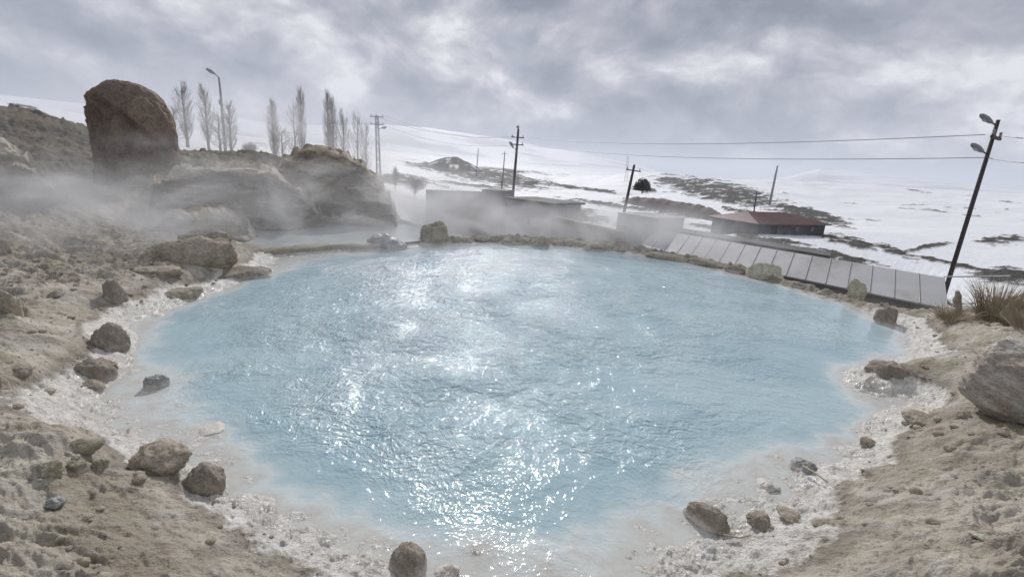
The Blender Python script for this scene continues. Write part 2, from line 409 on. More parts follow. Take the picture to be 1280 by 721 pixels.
def hit(px, py, r0=1.5, r1=900):
    """where the line of sight through a photo pixel meets the ground"""
    d = ray(px, py); k = math.hypot(d.x, d.y)
    rr = np.geomspace(r0, r1, 500)
    h = np.maximum(height(d.x / k * rr, d.y / k * rr)[0], 0.0)
    zl = CAMZ + d.z / k * rr
    i = np.argmax(zl < h)
    if not (zl < h).any(): i = len(rr) - 1
    return Vector((d.x / k * rr[i], d.y / k * rr[i], h[i]))

def depth_of(p): return (Vector(p) - Vector((0, 0, CAMZ))).dot(_F)

# ------------------------------------------------------------------ object helpers
def tag(o, label=None, cat=None, group=None, kind=None):
    if label: o['label'] = label
    if cat: o['category'] = cat
    if group: o['group'] = group
    if kind: o['kind'] = kind
    return o

def mesh_obj(name, verts, faces, mat, parent=None, smooth=False, loc=None):
    me = bpy.data.meshes.new(name)
    me.from_pydata([tuple(v) for v in verts], [], [tuple(f) for f in faces])
    if mat: me.materials.append(mat)
    if smooth: me.polygons.foreach_set('use_smooth', np.ones(len(me.polygons), bool))
    me.update()
    o = bpy.data.objects.new(name, me); COL.objects.link(o)
    if parent: o.parent = parent
    if loc is not None: o.location = loc
    return o

def empty(name, loc, rz=0.0):
    o = bpy.data.objects.new(name, None); COL.objects.link(o); o.location = loc; o.rotation_euler = (0, 0, rz)
    o.empty_display_size = .2
    return o

class MB:
    def __init__(s): s.v = []; s.f = []
    def box(s, c, d, rot=None, taper=1.0):
        b = len(s.v); hx, hy, hz = d[0] / 2, d[1] / 2, d[2] / 2
        for sz in (-1, 1):
            k = taper if sz > 0 else 1
            for sx, sy in ((-1, -1), (1, -1), (1, 1), (-1, 1)):
                v = Vector((sx * hx * k, sy * hy * k, sz * hz))
                if rot: v = rot @ v
                s.v.append(v + Vector(c))
        s.f += [(b, b + 3, b + 2, b + 1), (b + 4, b + 5, b + 6, b + 7)] + [(b + i, b + (i + 1) % 4, b + 4 + (i + 1) % 4, b + 4 + i) for i in range(4)]
        return s
    def tube(s, pts, rad, n=8, cap=True):
        pts = [Vector(p) for p in pts]; rad = rad if isinstance(rad, (list, tuple)) else [rad] * len(pts)
        b = len(s.v)
        for i, p in enumerate(pts):
            t = (pts[min(i + 1, len(pts) - 1)] - pts[max(i - 1, 0)]).normalized()
            u = t.orthogonal().normalized() if abs(t.z) > .99 else t.cross(Vector((0, 0, 1))).normalized()
            v = t.cross(u)
            for k in range(n):
                a = 2 * math.pi * k / n
                s.v.append(p + (u * math.cos(a) + v * math.sin(a)) * rad[i])
        for i in range(len(pts) - 1):
            for k in range(n):
                a0 = b + i * n + k; a1 = b + i * n + (k + 1) % n
                s.f.append((a0, a1, a1 + n, a0 + n))
        if cap:
            s.f.append(tuple(b + k for k in range(n))[::-1]); s.f.append(tuple(b + (len(pts) - 1) * n + k for k in range(n)))
        return s
    def poly(s, pts, face=None):
        b = len(s.v); s.v += [Vector(p) for p in pts]; s.f.append(tuple(range(b, b + len(pts)))); return s
    def build(s, name, mat, parent=None, smooth=False, loc=None):
        return mesh_obj(name, s.v, s.f, mat, parent, smooth, loc)

# ------------------------------------------------------------------ materials
def material(name):
    mt = bpy.data.materials.new(name); mt.use_nodes = True
    return mt, NT(mt.node_tree)

def simple(name, col, rough=.8, var=.25, scale=6.0, bump=.01, dirt=None, stretch=(1, 1, 1)):
    mt, t = material(name)
    c = t.n('ShaderNodeTexCoord').outputs['Object']
    c = t.vm('MULTIPLY', c, stretch)
    n = t.noise(c, scale, 6, .6); n_ = t.noise(c, scale * .22, 4, .55)
    k = t.math('ADD', t.math('MULTIPLY', n, .5), t.math('MULTIPLY', n_, .5))
    a = tuple(x * (1 - var) for x in col); b = tuple(min(1, x * (1 + var)) for x in col)
    colr = t.mix(t.rng(k, .33, .67), a, b)
    if dirt:
        colr = t.mix(t.rng(t.noise(c, scale * .5, 5, .65), .48, .66), colr, dirt)
    bp = t.n('ShaderNodeBump', None, Height=n, Strength=.6, Distance=bump)
    p = t.n('ShaderNodeBsdfPrincipled', None, Base_Color=colr, Roughness=rough, Normal=bp.outputs[0])
    t.n('ShaderNodeOutputMaterial', None, Surface=p.outputs[0])
    return mt

def rock_mat(name, c1, c2, c3=None, scale=3.0, rough=.85, bump=.03, strata=False, wet=0.0):
    mt, t = material(name)
    c = t.n('ShaderNodeTexCoord').outputs['Object']
    cs = t.vm('MULTIPLY', c, (1, 1, 3.2)) if strata else c
    a = t.noise(cs, scale, 8, .62, .6); b = t.noise(cs, scale * 6, 6, .65); g = t.noise(cs, scale * 28, 3, .6)
    col = t.mix(t.rng(a, .36, .64), c1, c2)
    if c3: col = t.mix(t.rng(t.noise(c, scale * .6, 6, .6, .5), .52, .66), col, c3)
    col = t.mix(t.rng(b, .35, .62, 0.55, 0.0), col, tuple(x * .45 for x in c1))
    col = t.mix(t.rng(g, .4, .7, 0, .35), col, tuple(min(1, x * 1.5) for x in c2))
    wz = t.n('ShaderNodeSeparateXYZ', None, Vector=t.n('ShaderNodeNewGeometry').outputs['Position']).outputs['Z']
    tide = t.rng(t.math('ADD', wz, t.math('MULTIPLY', t.math('SUBTRACT', b, .5), .16)), .075, .02, 0, .8)
    low_ = t.math('GREATER_THAN', wz, -.4)
    col = t.mix(t.math('MULTIPLY', tide, low_), col, (.62, .59, .54))
    hgt = t.math('ADD', t.math('MULTIPLY', a, .8), t.math('ADD', t.math('MULTIPLY', b, .35), t.math('MULTIPLY', g, .12)))
    bp = t.n('ShaderNodeBump', None, Height=hgt, Strength=.9, Distance=bump)
    p = t.n('ShaderNodeBsdfPrincipled', None, Base_Color=col, Roughness=rough, Normal=bp.outputs[0])
    p.inputs['Specular IOR Level'].default_value = .5 if wet else .25
    t.n('ShaderNodeOutputMaterial', None, Surface=p.outputs[0])
    return mt

# terrain material
TM, t = material('ground_material')
geo = t.n('ShaderNodeNewGeometry').outputs['Position']
at = lambda nm: t.n('ShaderNodeAttribute', dict(attribute_name=nm)).outputs['Fac']
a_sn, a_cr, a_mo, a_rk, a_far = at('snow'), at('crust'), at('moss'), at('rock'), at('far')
dx = t.vm('MULTIPLY', geo, (1, 1.6, 3))
nA = t.noise(dx, .9, 8, .62, .7); nB = t.noise(dx, 6, 8, .66, .3); nC = t.noise(geo, 38, 5, .62); nD = t.noise(geo, 2.2, 6, .6, 1.0)
col = t.mix(t.rng(nA, .36, .64), (.36, .315, .25), (.57, .525, .45))
col = t.mix(t.rng(nD, .5, .66, 0, .75), col, (.55, .52, .47))
col = t.mix(t.rng(t.noise(geo, 1.3, 7, .65, .6), .56, .68, 0, .55), col, (.33, .275, .23))
col = t.mix(t.math('MULTIPLY', a_mo, .40), col, (.235, .225, .12))
col = t.mix(t.rng(nB, .30, .47, .75, 0), col, (.12, .10, .08))
col = t.mix(t.rng(nC, .58, .76, 0, .45), col, (.55, .52, .46))
col = t.mix(t.rng(nC, .26, .42, .6, 0), col, (.10, .085, .065))
# darker soil and dead grass on the far banks
farc = t.mix(t.rng(t.noise(geo, .35, 8, .65), .4, .6), (.085, .075, .062), (.19, .165, .13))
farc = t.mix(t.rng(t.noise(geo, 1.7, 6, .65), .5, .65, 0, .5), farc, (.22, .20, .13))
col = t.mix(a_far, col, farc)
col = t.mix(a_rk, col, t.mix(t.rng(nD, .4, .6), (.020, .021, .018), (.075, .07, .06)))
damp = t.math('MULTIPLY', t.rng(a_cr, .02, .25, 0, .6), t.rng(a_cr, .75, .35))
col = t.mix(damp, col, (.215, .185, .15))
col = t.mix(t.rng(t.noise(dx, .55, 6, .6, .8), .54, .64, 0, .35), col, (.26, .22, .175))
crc = t.mix(t.rng(t.noise(geo, 7, 6, .65), .38, .62), (.62, .59, .54), (.80, .775, .73))
crc = t.mix(t.rng(t.noise(geo, 30, 4, .6), .32, .46, .5, 0), crc, (.22, .205, .17))
col = t.mix(t.rng(t.math('ADD', a_cr, t.math('MULTIPLY', t.math('SUBTRACT', nB, .5), .9)), .32, .62), col, crc)
snc = t.mix(t.rng(t.noise(geo, .05, 6, .6), .4, .7), (.78, .80, .84), (.84, .85, .87))
col = t.mix(a_sn, col, snc)
hg = t.math('ADD', t.math('MULTIPLY', nB, .07), t.math('MULTIPLY', nC, .03))
bp = t.n('ShaderNodeBump', None, Height=hg, Strength=.85, Distance=1.0)
rough = t.mix(a_cr, (.9, .9, .9), (.24, .24, .24))
rough = t.mix(a_sn, rough, (.7, .7, .7))
p = t.n('ShaderNodeBsdfPrincipled', None, Base_Color=col, Roughness=rough, Normal=bp.outputs[0])
t.put(p.inputs['Specular IOR Level'], t.math('ADD', t.math('MULTIPLY', a_cr, .4), .25))
t.n('ShaderNodeOutputMaterial', None, Surface=p.outputs[0])

nr, na = GX.shape
idx = np.arange(nr * na).reshape(nr, na)
A0 = idx[:-1]; A1 = idx[1:]
q = np.stack([A0, A1, np.roll(A1, -1, 1), np.roll(A0, -1, 1)], -1).reshape(-1, 4)
GZ[0] = GZ[1].mean(); GX[0] = 0; GY[0] = 0
me = bpy.data.meshes.new('ground')
V = np.stack([GX, GY, GZ], -1).reshape(-1, 3).astype(np.float32)
me.vertices.add(len(V)); me.vertices.foreach_set('co', V.ravel())
me.loops.add(q.size); me.loops.foreach_set('vertex_index', q.ravel()[...].astype(np.int32))
me.polygons.add(len(q)); me.polygons.foreach_set('loop_start', np.arange(0, q.size, 4, dtype=np.int32))
me.polygons.foreach_set('use_smooth', np.ones(len(q), bool))
me.update(calc_edges=True)
me.validate()
_px, _py = project(GX, GY, GZ)
farm = sstep(TR, 15.5, 21) * sstep(-GZ, -9, -.0) if False else sstep(TR, 16, 24)
farm = np.where(GX < -6, sstep(TR, 17, 24), sstep(TR, 14, 18))
if len(me.vertices) == nr * na:
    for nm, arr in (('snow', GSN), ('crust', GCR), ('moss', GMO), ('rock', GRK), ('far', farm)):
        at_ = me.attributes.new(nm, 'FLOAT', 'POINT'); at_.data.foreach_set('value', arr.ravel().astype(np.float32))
me.materials.append(TM)
gr = bpy.data.objects.new('ground', me); COL.objects.link(gr)
tag(gr, 'beige crusted mineral ground round the pool running out to snowy hills', None, None, 'structure')

# ------------------------------------------------------------------ water
WM, t = material('milky_water')
geo = t.n('ShaderNodeNewGeometry').outputs['Position']
dep = t.n('ShaderNodeAttribute', dict(attribute_name='depth')).outputs['Fac']
calm = t.n('ShaderNodeAttribute', dict(attribute_name='calm')).outputs['Fac']
wv = t.vm('ADD', geo, t.vm('SCALE', t.n('ShaderNodeTexNoise', None, Vector=geo, Scale=1.4, Detail=3.0).outputs['Color'], scale=.35))
b1 = t.noise(t.vm('MULTIPLY', wv, (1.0, 1.25, 1)), 3.0, 2, .5); b2 = t.noise(wv, 10, 2, .5); b3 = t.noise(wv, 27, 2, .5)
hg = t.math('ADD', t.math('MULTIPLY', b1, .062), t.math('ADD', t.math('MULTIPLY', b2, .046), t.math('MULTIPLY', b3, .021)))
hg = t.math('MULTIPLY', hg, calm)
bp = t.n('ShaderNodeBump', None, Height=hg, Strength=1.0, Distance=1.0)
nlo = t.noise(geo, .55, 5, .6, .8)
wc = t.mix(t.rng(nlo, .35, .65), (.315, .45, .505), (.405, .53, .575))
wc = t.mix(t.math('MULTIPLY', dep, 1.0), (.76, .745, .70), wc)
dif = t.n('ShaderNodeBsdfDiffuse', None, Color=wc, Normal=bp.outputs[0])
tr_ = t.n('ShaderNodeBsdfTransparent', None, Color=(.93, .97, .97))
body = t.n('ShaderNodeMixShader', None, i0=t.rng(dep, 0, .5, .62, 1.0, 'LINEAR'), i1=tr_.outputs[0], i2=dif.outputs[0])
gl = t.n('ShaderNodeBsdfGlossy', None, Color=(1, 1, 1), Roughness=.05, Normal=bp.outputs[0])
fr_ = t.n('ShaderNodeFresnel', None, IOR=1.333, Normal=bp.outputs[0])
ms = t.n('ShaderNodeMixShader', None, i0=fr_.outputs[0], i1=body.outputs[0], i2=gl.outputs[0])
t.n('ShaderNodeOutputMaterial', None, Surface=ms.outputs[0])

def water_sheet(name, poly, z, step_fn, label, grow=.35):
    cx, cy = poly.mean(0)
    x0, y0 = poly.min(0) - grow; x1, y1 = poly.max(0) + grow
    xs = np.arange(x0, x1, .035); ys = np.arange(y0, y1, .035)
    X, Y = np.meshgrid(xs, ys)
    s = sdist(X, Y, poly)
    hh = height(X, Y)[0]
    keep = s < grow
    dpth = np.clip(z - hh, 0, 2)
    amp = step_fn(X, Y, s)
    u = X + fbm2(X * .7, Y * .7, 3) * .8; v = Y + fbm2(X * .7 + 8, Y * .7, 3) * .8
    Z = z + amp * (fbm2(u * 1.1, v * 1.7, 4, .5) * .034 + fbm2(u * 4.2, v * 5.0, 3, .55) * .020)
    # the spring boiling up in the far middle
    bx, by = on_plane(690, 350, 0)
    rr = np.hypot(X - bx, (Y - by))
    Z += amp * np.exp(-(rr / 1.3) ** 2) * (.03 + .02 * np.cos(rr * 9))
    id_ = -np.ones(X.shape, int); id_[keep] = np.arange(keep.sum())
    k4 = keep[:-1, :-1] & keep[1:, :-1] & keep[1:, 1:] & keep[:-1, 1:]
    f = np.stack([id_[:-1, :-1][k4], id_[:-1, 1:][k4], id_[1:, 1:][k4], id_[1:, :-1][k4]], -1)
    V = np.stack([X[keep], Y[keep], Z[keep]], -1)
    me = bpy.data.meshes.new(name)
    me.vertices.add(len(V)); me.vertices.foreach_set('co', V.ravel().astype(np.float32))
    me.loops.add(f.size); me.loops.foreach_set('vertex_index', f.ravel().astype(np.int32))
    me.polygons.add(len(f)); me.polygons.foreach_set('loop_start', np.arange(0, f.size, 4, dtype=np.int32))
    me.polygons.foreach_set('use_smooth', np.ones(len(f), bool))
    me.update(calc_edges=True)
    a = me.attributes.new('depth', 'FLOAT', 'POINT'); a.data.foreach_set('value', (1 - np.exp(-dpth * 10))[keep].astype(np.float32))
    a = me.attributes.new('calm', 'FLOAT', 'POINT'); a.data.foreach_set('value', amp[keep].astype(np.float32))
    me.materials.append(WM)
    o = bpy.data.objects.new(name, me); COL.objects.link(o)
    return tag(o, label, None, None, 'structure')

def pool_amp(X, Y, s):
    bx, by = on_plane(600, 400, 0)
    g = np.exp(-(((X - bx) / 4.0) ** 2 + ((Y - by) / 5.0) ** 2))
    return (0.36 + .75 * g) * (0.25 + .75 * sstep(-s, 0.0, 1.4)) * (.55 + .9 * sstep(fbm2(X * .8, Y * .8, 3), -.25, .25))
water_sheet('water', SHORE, 0.0, pool_amp, 'milky turquoise water of the steaming pool')
water_sheet('basin_water', BASIN, 0.11, lambda X, Y, s: np.full(X.shape, .15), 'pale shallow water behind the pool ledge', .3)

# ------------------------------------------------------------------ rocks
M = {
    'tan': rock_mat('tan_travertine', (.29, .25, .19), (.45, .405, .335), (.34, .27, .2)),
    'grey': rock_mat('grey_rock', (.20, .20, .19), (.38, .38, .37), (.60, .60, .60), wet=1, rough=.5),
    'brown': rock_mat('wet_brown_rock', (.22, .19, .15), (.37, .33, .275), (.27, .22, .18), rough=.8),
    'moss': rock_mat('olive_rock', (.25, .235, .17), (.41, .385, .30), (.22, .21, .14)),
    'pale': rock_mat('pale_yellow_rock', (.42, .41, .31), (.62, .60, .50), (.30, .29, .17)),
    'mound': rock_mat('rust_brown_travertine', (.145, .105, .08), (.27, .21, .165), (.20, .13, .10), scale=.9, bump=.2),
    'crop': rock_mat('outcrop_travertine', (.24, .195, .145), (.50, .435, .345), (.18, .145, .11), scale=.7, bump=.12, strata=True),
    'slab': rock_mat('ribbed_travertine_boulder', (.32, .275, .225), (.54, .50, .45), (.30, .21, .16), scale=2.0, bump=.05, strata=True),
}

def ico(sub):
    bm = bmesh.new(); bmesh.ops.create_icosphere(bm, subdivisions=sub, radius=1.0)
    v = np.array([x.co[:] for x in bm.verts]); f = [tuple(y.index for y in x.verts) for x in bm.faces]; bm.free()
    return v, f
_ICO = {s: ico(s) for s in (3, 4, 5, 6)}

def rock_verts(seed, size, sub=5, planes=13, cut=.62, rough=.22, fine=.085, freq=2.0, blockiness=0.0, ridgez=0.0):
    rs = np.random.default_rng(seed)
    v, f = _ICO[sub]; v = v.copy()
    n = rs.normal(size=(planes, 3)); n /= np.linalg.norm(n, axis=1)[:, None]
    r = np.ones(len(v))
    for k in range(planes):
        d = v @ n[k]; lim = (cut + rs.random() * .34)
        rr = np.where(d > 1e-3, lim / np.maximum(d, 1e-3), 9)
        r = -np.log(np.exp(-r * 14) + np.exp(-np.minimum(rr, 4) * 14)) / 14
    if blockiness:
        e = 1 / (np.abs(v) ** 5).sum(1) ** (1 / 5); r = r * ((1 - blockiness) + blockiness * e)
    p = v * r[:, None]
    o = rs.random(3) * 50
    asp = np.array(size) / max(size)
    pp = p * asp
    disp = fbm3(pp * freq + o, 5, .52) * rough * 2.2 + fbm3(pp * freq * 2.4 + o, 4, .55, True) * rough * .6 + fbm3(pp * freq * 9 + o, 3, .6) * fine
    if ridgez:
        zz = p[:, 2] * asp[2] * 12 + fbm3(pp * 1.5 + o, 3) * 4
        disp += np.sin(zz * 2) * ridgez
    p = p * (1 + disp)[:, None] * np.array(size)
    return p, f

def rock(name, label, px, py, wpx, hpx, seed, mat='tan', cat='rock', dy=1.0, sink=.48, ang=0.0, sub=5, group=None, z=None, tilt=0.0, **kw):
    """px,py: middle of its foot; width and height as it is seen"""
    g = hit(px, py) if z is None else Vector((*on_plane(px, py, z), z))
    k = depth_of(g) / F_PX
    w_ = wpx * k / 2 * math.cos(math.atan2(g.x, g.y)) * 1.04
    hv = hpx * k; d_ = w_ * dy
    dirh = Vector((g.x, g.y, 0)).normalized()
    view = math.atan2(CAMZ - g.z, math.hypot(g.x, g.y))
    # part of the seen height is the depth of its top
    hv = max(hv * .38, (hv - d_ * math.sin(view) * 1.1) / max(math.cos(view), .5))
    hz = hv / (2 * (1 - sink)) * (1.0 if z is not None else .86)
    size = (w_, d_, hz)
    v, f = rock_verts(seed, size, sub, **kw)
    c = g + dirh * d_ * .6; c.z = g.z + hz * (1 - 2 * sink) * .9
    o = mesh_obj(name, v, f, M[mat], smooth=True, loc=c)
    az = math.atan2(g.x, g.y)
    o.rotation_euler = (0, R(tilt), -az + R(ang))
    return tag(o, label, cat, group)

rock('rock', 'blue grey rock with a white rounded top at the tip of the mossy ledge', 482, 312, 52, 22, 11, 'grey', dy=.8, z=0.0, cut=.7)
rock('rock', 'olive grey upright block standing alone on the far rim of the pool', 543, 304, 38, 28, 22, 'moss', dy=.8, z=0.02, blockiness=.5)
rock('rock', 'small olive stone on the far rim in front of the concrete hut', 676, 309, 26, 15, 13, 'moss', z=0.02)
rock('rock', 'knobbly low olive rock on the far rim left of the small olive stone', 640, 303, 40, 12, 14, 'moss', z=0.05)
rock('rock', 'flat dark shelf rock on the far rim right of the small olive stone', 735, 311, 60, 12, 15, 'moss', z=0.02)
rock('rock', 'pale yellow slab tilted on a dark foot at the far right rim', 955, 346, 48, 20, 16, 'pale', dy=.7, z=0.06, tilt=-6, blockiness=.3)
rock('rock', 'upright yellowish block with square top on the far right rim below the panelled roof', 1070, 369, 26, 22, 17, 'pale', dy=.7, blockiness=.6, z=.12)
rock('rock', 'dark rounded stone on the right rim at the corner of the pool', 1108, 403, 34, 28, 18, 'brown', z=.05)
rock('rock', 'small dark rock with a white crusted side standing in the water on the left', 196, 488, 36, 22, 19, 'grey', z=-.02, dy=.7)
rock('rock', 'flat grey crusted stone just breaking the shallow water in front of the left bank', 262, 545, 50, 14, 20, 'grey', z=-.02, sink=.4)
rock('boulder', 'round brown boulder at the edge of the white crust lower left', 259, 617, 52, 40, 21, 'brown', 'boulder', dy=.9, planes=5, cut=.85)
rock('boulder', 'broad dome of brown crust rising beside the water above the round brown boulder', 205, 588, 76, 42, 23, 'tan', 'boulder', dy=1.0, sink=.35, planes=5)
rock('boulder', 'dark rounded boulder at the left water edge, highest of the three along that edge', 138, 440, 62, 40, 24, 'brown', 'boulder', dy=.9, sub=5)
rock('boulder', 'brown wedge boulder on the left water edge directly below the highest one', 120, 474, 66, 32, 25, 'brown', 'boulder', dy=.8, planes=7, cut=.7)
rock('rock', 'low brown stone in the white crust, lowest of the three on the left water edge', 116, 489, 44, 18, 26, 'brown', dy=.9)
rock('rock', 'grey brown lump standing on the bare left bank right of the dark hollows', 145, 382, 38, 34, 27, 'brown', dy=.8)
rock('boulder', 'long tan slab with an undercut olive face on the left bank', 236, 328, 116, 34, 28, 'tan', 'boulder', dy=.45, blockiness=.55, sub=6, cut=.82, tilt=-3)
rock('rock', 'low dark ridged rock lying behind the long tan slab', 258, 300, 66, 18, 29, 'brown', dy=.5, z=.45)
rock('rock', 'flat tan shelf stone lying in front of the long tan slab', 200, 344, 66, 16, 30, 'tan', dy=.7, blockiness=.3, sink=.4)
rock('rock', 'pale block cut off by the left edge of the view', 8, 392, 42, 36, 31, 'tan', dy=.9, blockiness=.4)
rock('rock', 'small rounded pale rock at the far left on the terrace', 4, 314, 26, 16, 32, 'tan')
rock('rock', 'low dark stone on the left bank above the scaly crust', 28, 474, 36, 20, 33, 'brown', sink=.35)
rock('rock', 'pale stone tip at the left edge of the view beside a dark shadow', 2, 486, 24, 18, 34, 'tan')
rock('rock', 'small dark stone left of the grey brown lump', 70, 372, 26, 10, 35, 'brown', sink=.4)
rock('rock', 'square olive block, left one of the three mossy blocks in a row', 66, 599, 38, 18, 36, 'moss', blockiness=.7, dy=.8)
rock('rock', 'olive block in the middle of the three mossy blocks in a row', 99, 594, 30, 20, 37, 'moss', blockiness=.6, dy=.8)
rock('rock', 'tilted olive block at the right end of the three mossy blocks', 126, 586, 32, 16, 38, 'moss', blockiness=.5, dy=.6, ang=30, tilt=14)
rock('rock', 'long mossy ridge stone above the three olive blocks', 100, 568, 70, 20, 39, 'moss', dy=.5, sink=.4)
rock('rock', 'light grey pebble with a dark hollow under it in the lower left', 70, 640, 30, 20, 40, 'grey', sink=.15, planes=6)
rock('boulder', 'bristly brown boulder standing in the crust at the bottom of the view', 510, 722, 46, 42, 77, 'brown', 'boulder', planes=3, cut=.9, z=-.02, fine=.12, rough=.12)
rock('rock', 'low grey lump in the wet crust right of the bristly brown boulder', 559, 728, 34, 24, 42, 'brown', z=-.03, sink=.3)
rock('boulder', 'long speckled grey brown stone lying in the white crust at the lower right', 882, 660, 60, 30, 43, 'brown', 'boulder', dy=.5, ang=-14, z=0.0, sink=.3, planes=5, fine=.1)
rock('rock', 'dark knobbly stone at the end of the crust right of the long speckled stone', 947, 664, 36, 20, 44, 'brown', sink=.3)
rock('rock', 'small tan stone where bare ground meets the crust in the lower right', 983, 652, 34, 14, 45, 'tan', sink=.3)
rock('rock', 'wet grey stone shining in the white crust near the right shore', 1002, 592, 38, 22, 46, 'grey', z=0.0, sink=.3)
rock('rock', 'dark wet grey stone in the crust left of the shining one', 957, 612, 34, 16, 47, 'grey', z=-.01, sink=.35)
rock('boulder', 'dark blunt headland rock reaching from the right bank to the water', 1114, 474, 70, 26, 48, 'brown', 'boulder', dy=.9, sink=.62)
rock('boulder', 'huge ribbed pale boulder overhanging the ground on the right', 1276, 530, 240, 128, 49, 'slab', 'boulder', dy=.65, sub=6, sink=.12, planes=6, cut=.72, rough=.10, ridgez=.015, tilt=14)
rock('rock', 'small rounded stone lying under the huge ribbed boulder', 1203, 523, 24, 12, 50, 'tan', sink=.2)
rock('rock', 'pale angular stone behind the dry grass at the right edge', 1272, 404, 44, 34, 51, 'slab', blockiness=.4, dy=.7)
rock('rock', 'small brown stone on the shore below the right headland', 1085, 560, 30, 14, 52, 'brown', sink=.3)
rock('rock', 'brown hump at the top of the lower right bank', 1150, 534, 60, 18, 53, 'tan', sink=.4)
rock('rock', 'thin pale flake lying on bare ground in the lower right corner', 1222, 676, 34, 9, 54, 'pale', sink=.3, dy=.6)

ORD = ['first', 'second', 'third', 'fourth', 'fifth', 'sixth', 'seventh', 'eighth', 'ninth']
for i, (a_, b_, w_, h_) in enumerate([(566, 303, 18, 9), (584, 303, 14, 6), (602, 302, 20, 8), (621, 302, 16, 10), (656, 304, 20, 9), (697, 306, 16, 7), (712, 307, 20, 10), (757, 312, 24, 9), (775, 314, 16, 7)]):
    rock('rim_stone', f'{ORD[i]} stone from the left in the row of small olive stones along the far rim', a_, b_, w_, h_, 100 + i, 'moss', group='olive stones along the far rim', z=.01, sub=4, sink=.3, dy=.9)
for i, (a_, b_, w_, h_) in enumerate([(832, 324, 58, 9), (880, 332, 50, 10), (920, 341, 34, 9), (1000, 360, 40, 9), (1034, 369, 30, 9)]):
    rock('edge_stone', f'{ORD[i]} from the left of the long dark stones below the panelled roof', a_, b_, w_, h_, 120 + i, 'brown' if i > 1 else 'moss', group='edge stones below the panelled roof', z=.01, sub=4, sink=.3, dy=.4, ang=-12)
rock('rock_ledge', 'ridged reddish brown crust ledge at the shore right of the long tan slab', 300, 352, 92, 20, 130, 'brown', 'rock ledge', dy=.5, ang=16, sink=.4, blockiness=.3)
rock('rock_ledge', 'low dark crust shelf at the shore below the flat tan shelf stone', 232, 374, 70, 14, 131, 'tan', 'rock ledge', dy=.5, ang=14, sink=.4, blockiness=.3)

# mossy ledge running out to the grey rock
pts = [on_plane(a, b, 0) for a, b in [(330, 322), (370, 318), (410, 315.5), (450, 314.5), (474, 314)]]
vv = []; ff = []
NL = 70; NC = 14
for i in range(NL):
    s_ = i / (NL - 1) * (len(pts) - 1); k = min(int(s_), len(pts) - 2); u = s_ - k
    cx = pts[k][0] * (1 - u) + pts[k + 1][0] * u; cy = pts[k][1] * (1 - u) + pts[k + 1][1] * u
    wd = .34 * (1 - .5 * i / NL) ; ht = .17
    for j in range(NC):
        a = math.pi * j / (NC - 1)
        bx_, bz_ = math.cos(a), abs(math.sin(a)) ** .35
        dn = 1 + .5 * float(perlin3(np.array([[cx * 2.2, cy * 2.2 + bx_, bz_ * 2]]))[0]) + .25 * float(perlin3(np.array([[cx * 7, cy * 7 + bx_ * 3, bz_ * 5]]))[0])
        vv.append((cx, cy - bx_ * wd * dn + .25, -.1 + bz_ * (ht + .1) * (.75 + .3 * dn)))
for i in range(NL - 1):
    for j in range(NC - 1):
        a = i * NC + j; ff.append((a, a + 1, a + NC + 1, a + NC))
ff.append(tuple(range(NC))[::-1]); ff.append(tuple(range((NL - 1) * NC, NL * NC)))
tag(mesh_obj('rock_ledge', vv, ff, M['moss'], smooth=True), 'low mossy ledge reaching out along the far left edge of the pool', 'rock ledge')

# big mushroom shaped mound on the left bank
def mound():
    D = 21.0; x, y = azpos(166, D, 210); k = D / F_PX * 1.0
    zb = zat(168, 232, D)
    zt = zat(168, 102, D); H = zt - zb
    dpt = depth_of((x, y, zb)); W = 110 / F_PX * dpt / 2 * math.cos(math.atan2(x, y))
    v, f = _ICO[6]; v = v.copy()
    # hooded column: full round head, slightly waisted foot
    sq = 1 / (np.abs(v) ** 2.7).sum(1) ** (1 / 2.7)
    p = v * sq[:, None]
    hz = (p[:, 2] + 1) / 2
    low = p[:, 2] < .1
    rr_ = np.hypot(v[:, 0], v[:, 1]) + 1e-6
    kk_ = np.where(low, 1.0 / np.maximum((np.abs(v[:, 0] / rr_) ** 2.7 + np.abs(v[:, 1] / rr_) ** 2.7) ** (1 / 2.7), .1) * np.minimum(1, rr_ * 3), 1)
    p[:, 0] = np.where(low, v[:, 0] / rr_ * kk_, p[:, 0]); p[:, 1] = np.where(low, v[:, 1] / rr_ * kk_, p[:, 1])
    prof = np.interp(hz, [0, .25, .45, .6, .75, .9, 1], [1.02, .96, .95, 1.0, 1.0, .97, .95])
    p[:, 0] *= prof; p[:, 1] *= prof
    o = np.array([4.2, 8.8, 1.1])
    brow = .25 - p[:, 0] * .55                     # the edge of the hood runs down to the right
    front = sstep(-p[:, 1], .05, .6)
    hollow = front * sstep(brow - p[:, 2], -.02, .16) * sstep(.95 - np.abs(p[:, 0] + .15), 0, .5)
    ribs = fbm3(p * np.array([7.5, 7.5, .8]) + o, 4, .55, True) * .26 * sstep(brow - p[:, 2], -.1, .2)
    d = fbm3(p * 1.3 + o, 5, .5) * .20 + ribs + fbm3(p * 5 + o, 4, .6, True) * .07
    p = p * (1 + d)[:, None]
    p[:, 1] += hollow * .42
    p[:, 2] -= p[:, 0] * .10
    p = p * np.array([W * .98, W * .95, H / 2])
    o_ = mesh_obj('rock_mound', p, f, M['mound'], smooth=True, loc=(x, y + W * .3, zb + H / 2 - .05))
    o_.rotation_euler = (0, 0, -math.atan2(x, y))
    tag(o_, 'big rounded rust brown mound with a hollowed face on the left bank', 'rock mound')
    # shoulder on its right side
    rock('rock', 'dark leaning shoulder rock against the right side of the big brown mound', 214, 206, 26, 46, 61, 'mound', z=zat(214, 206, D), dy=1, sink=.2)
mound()

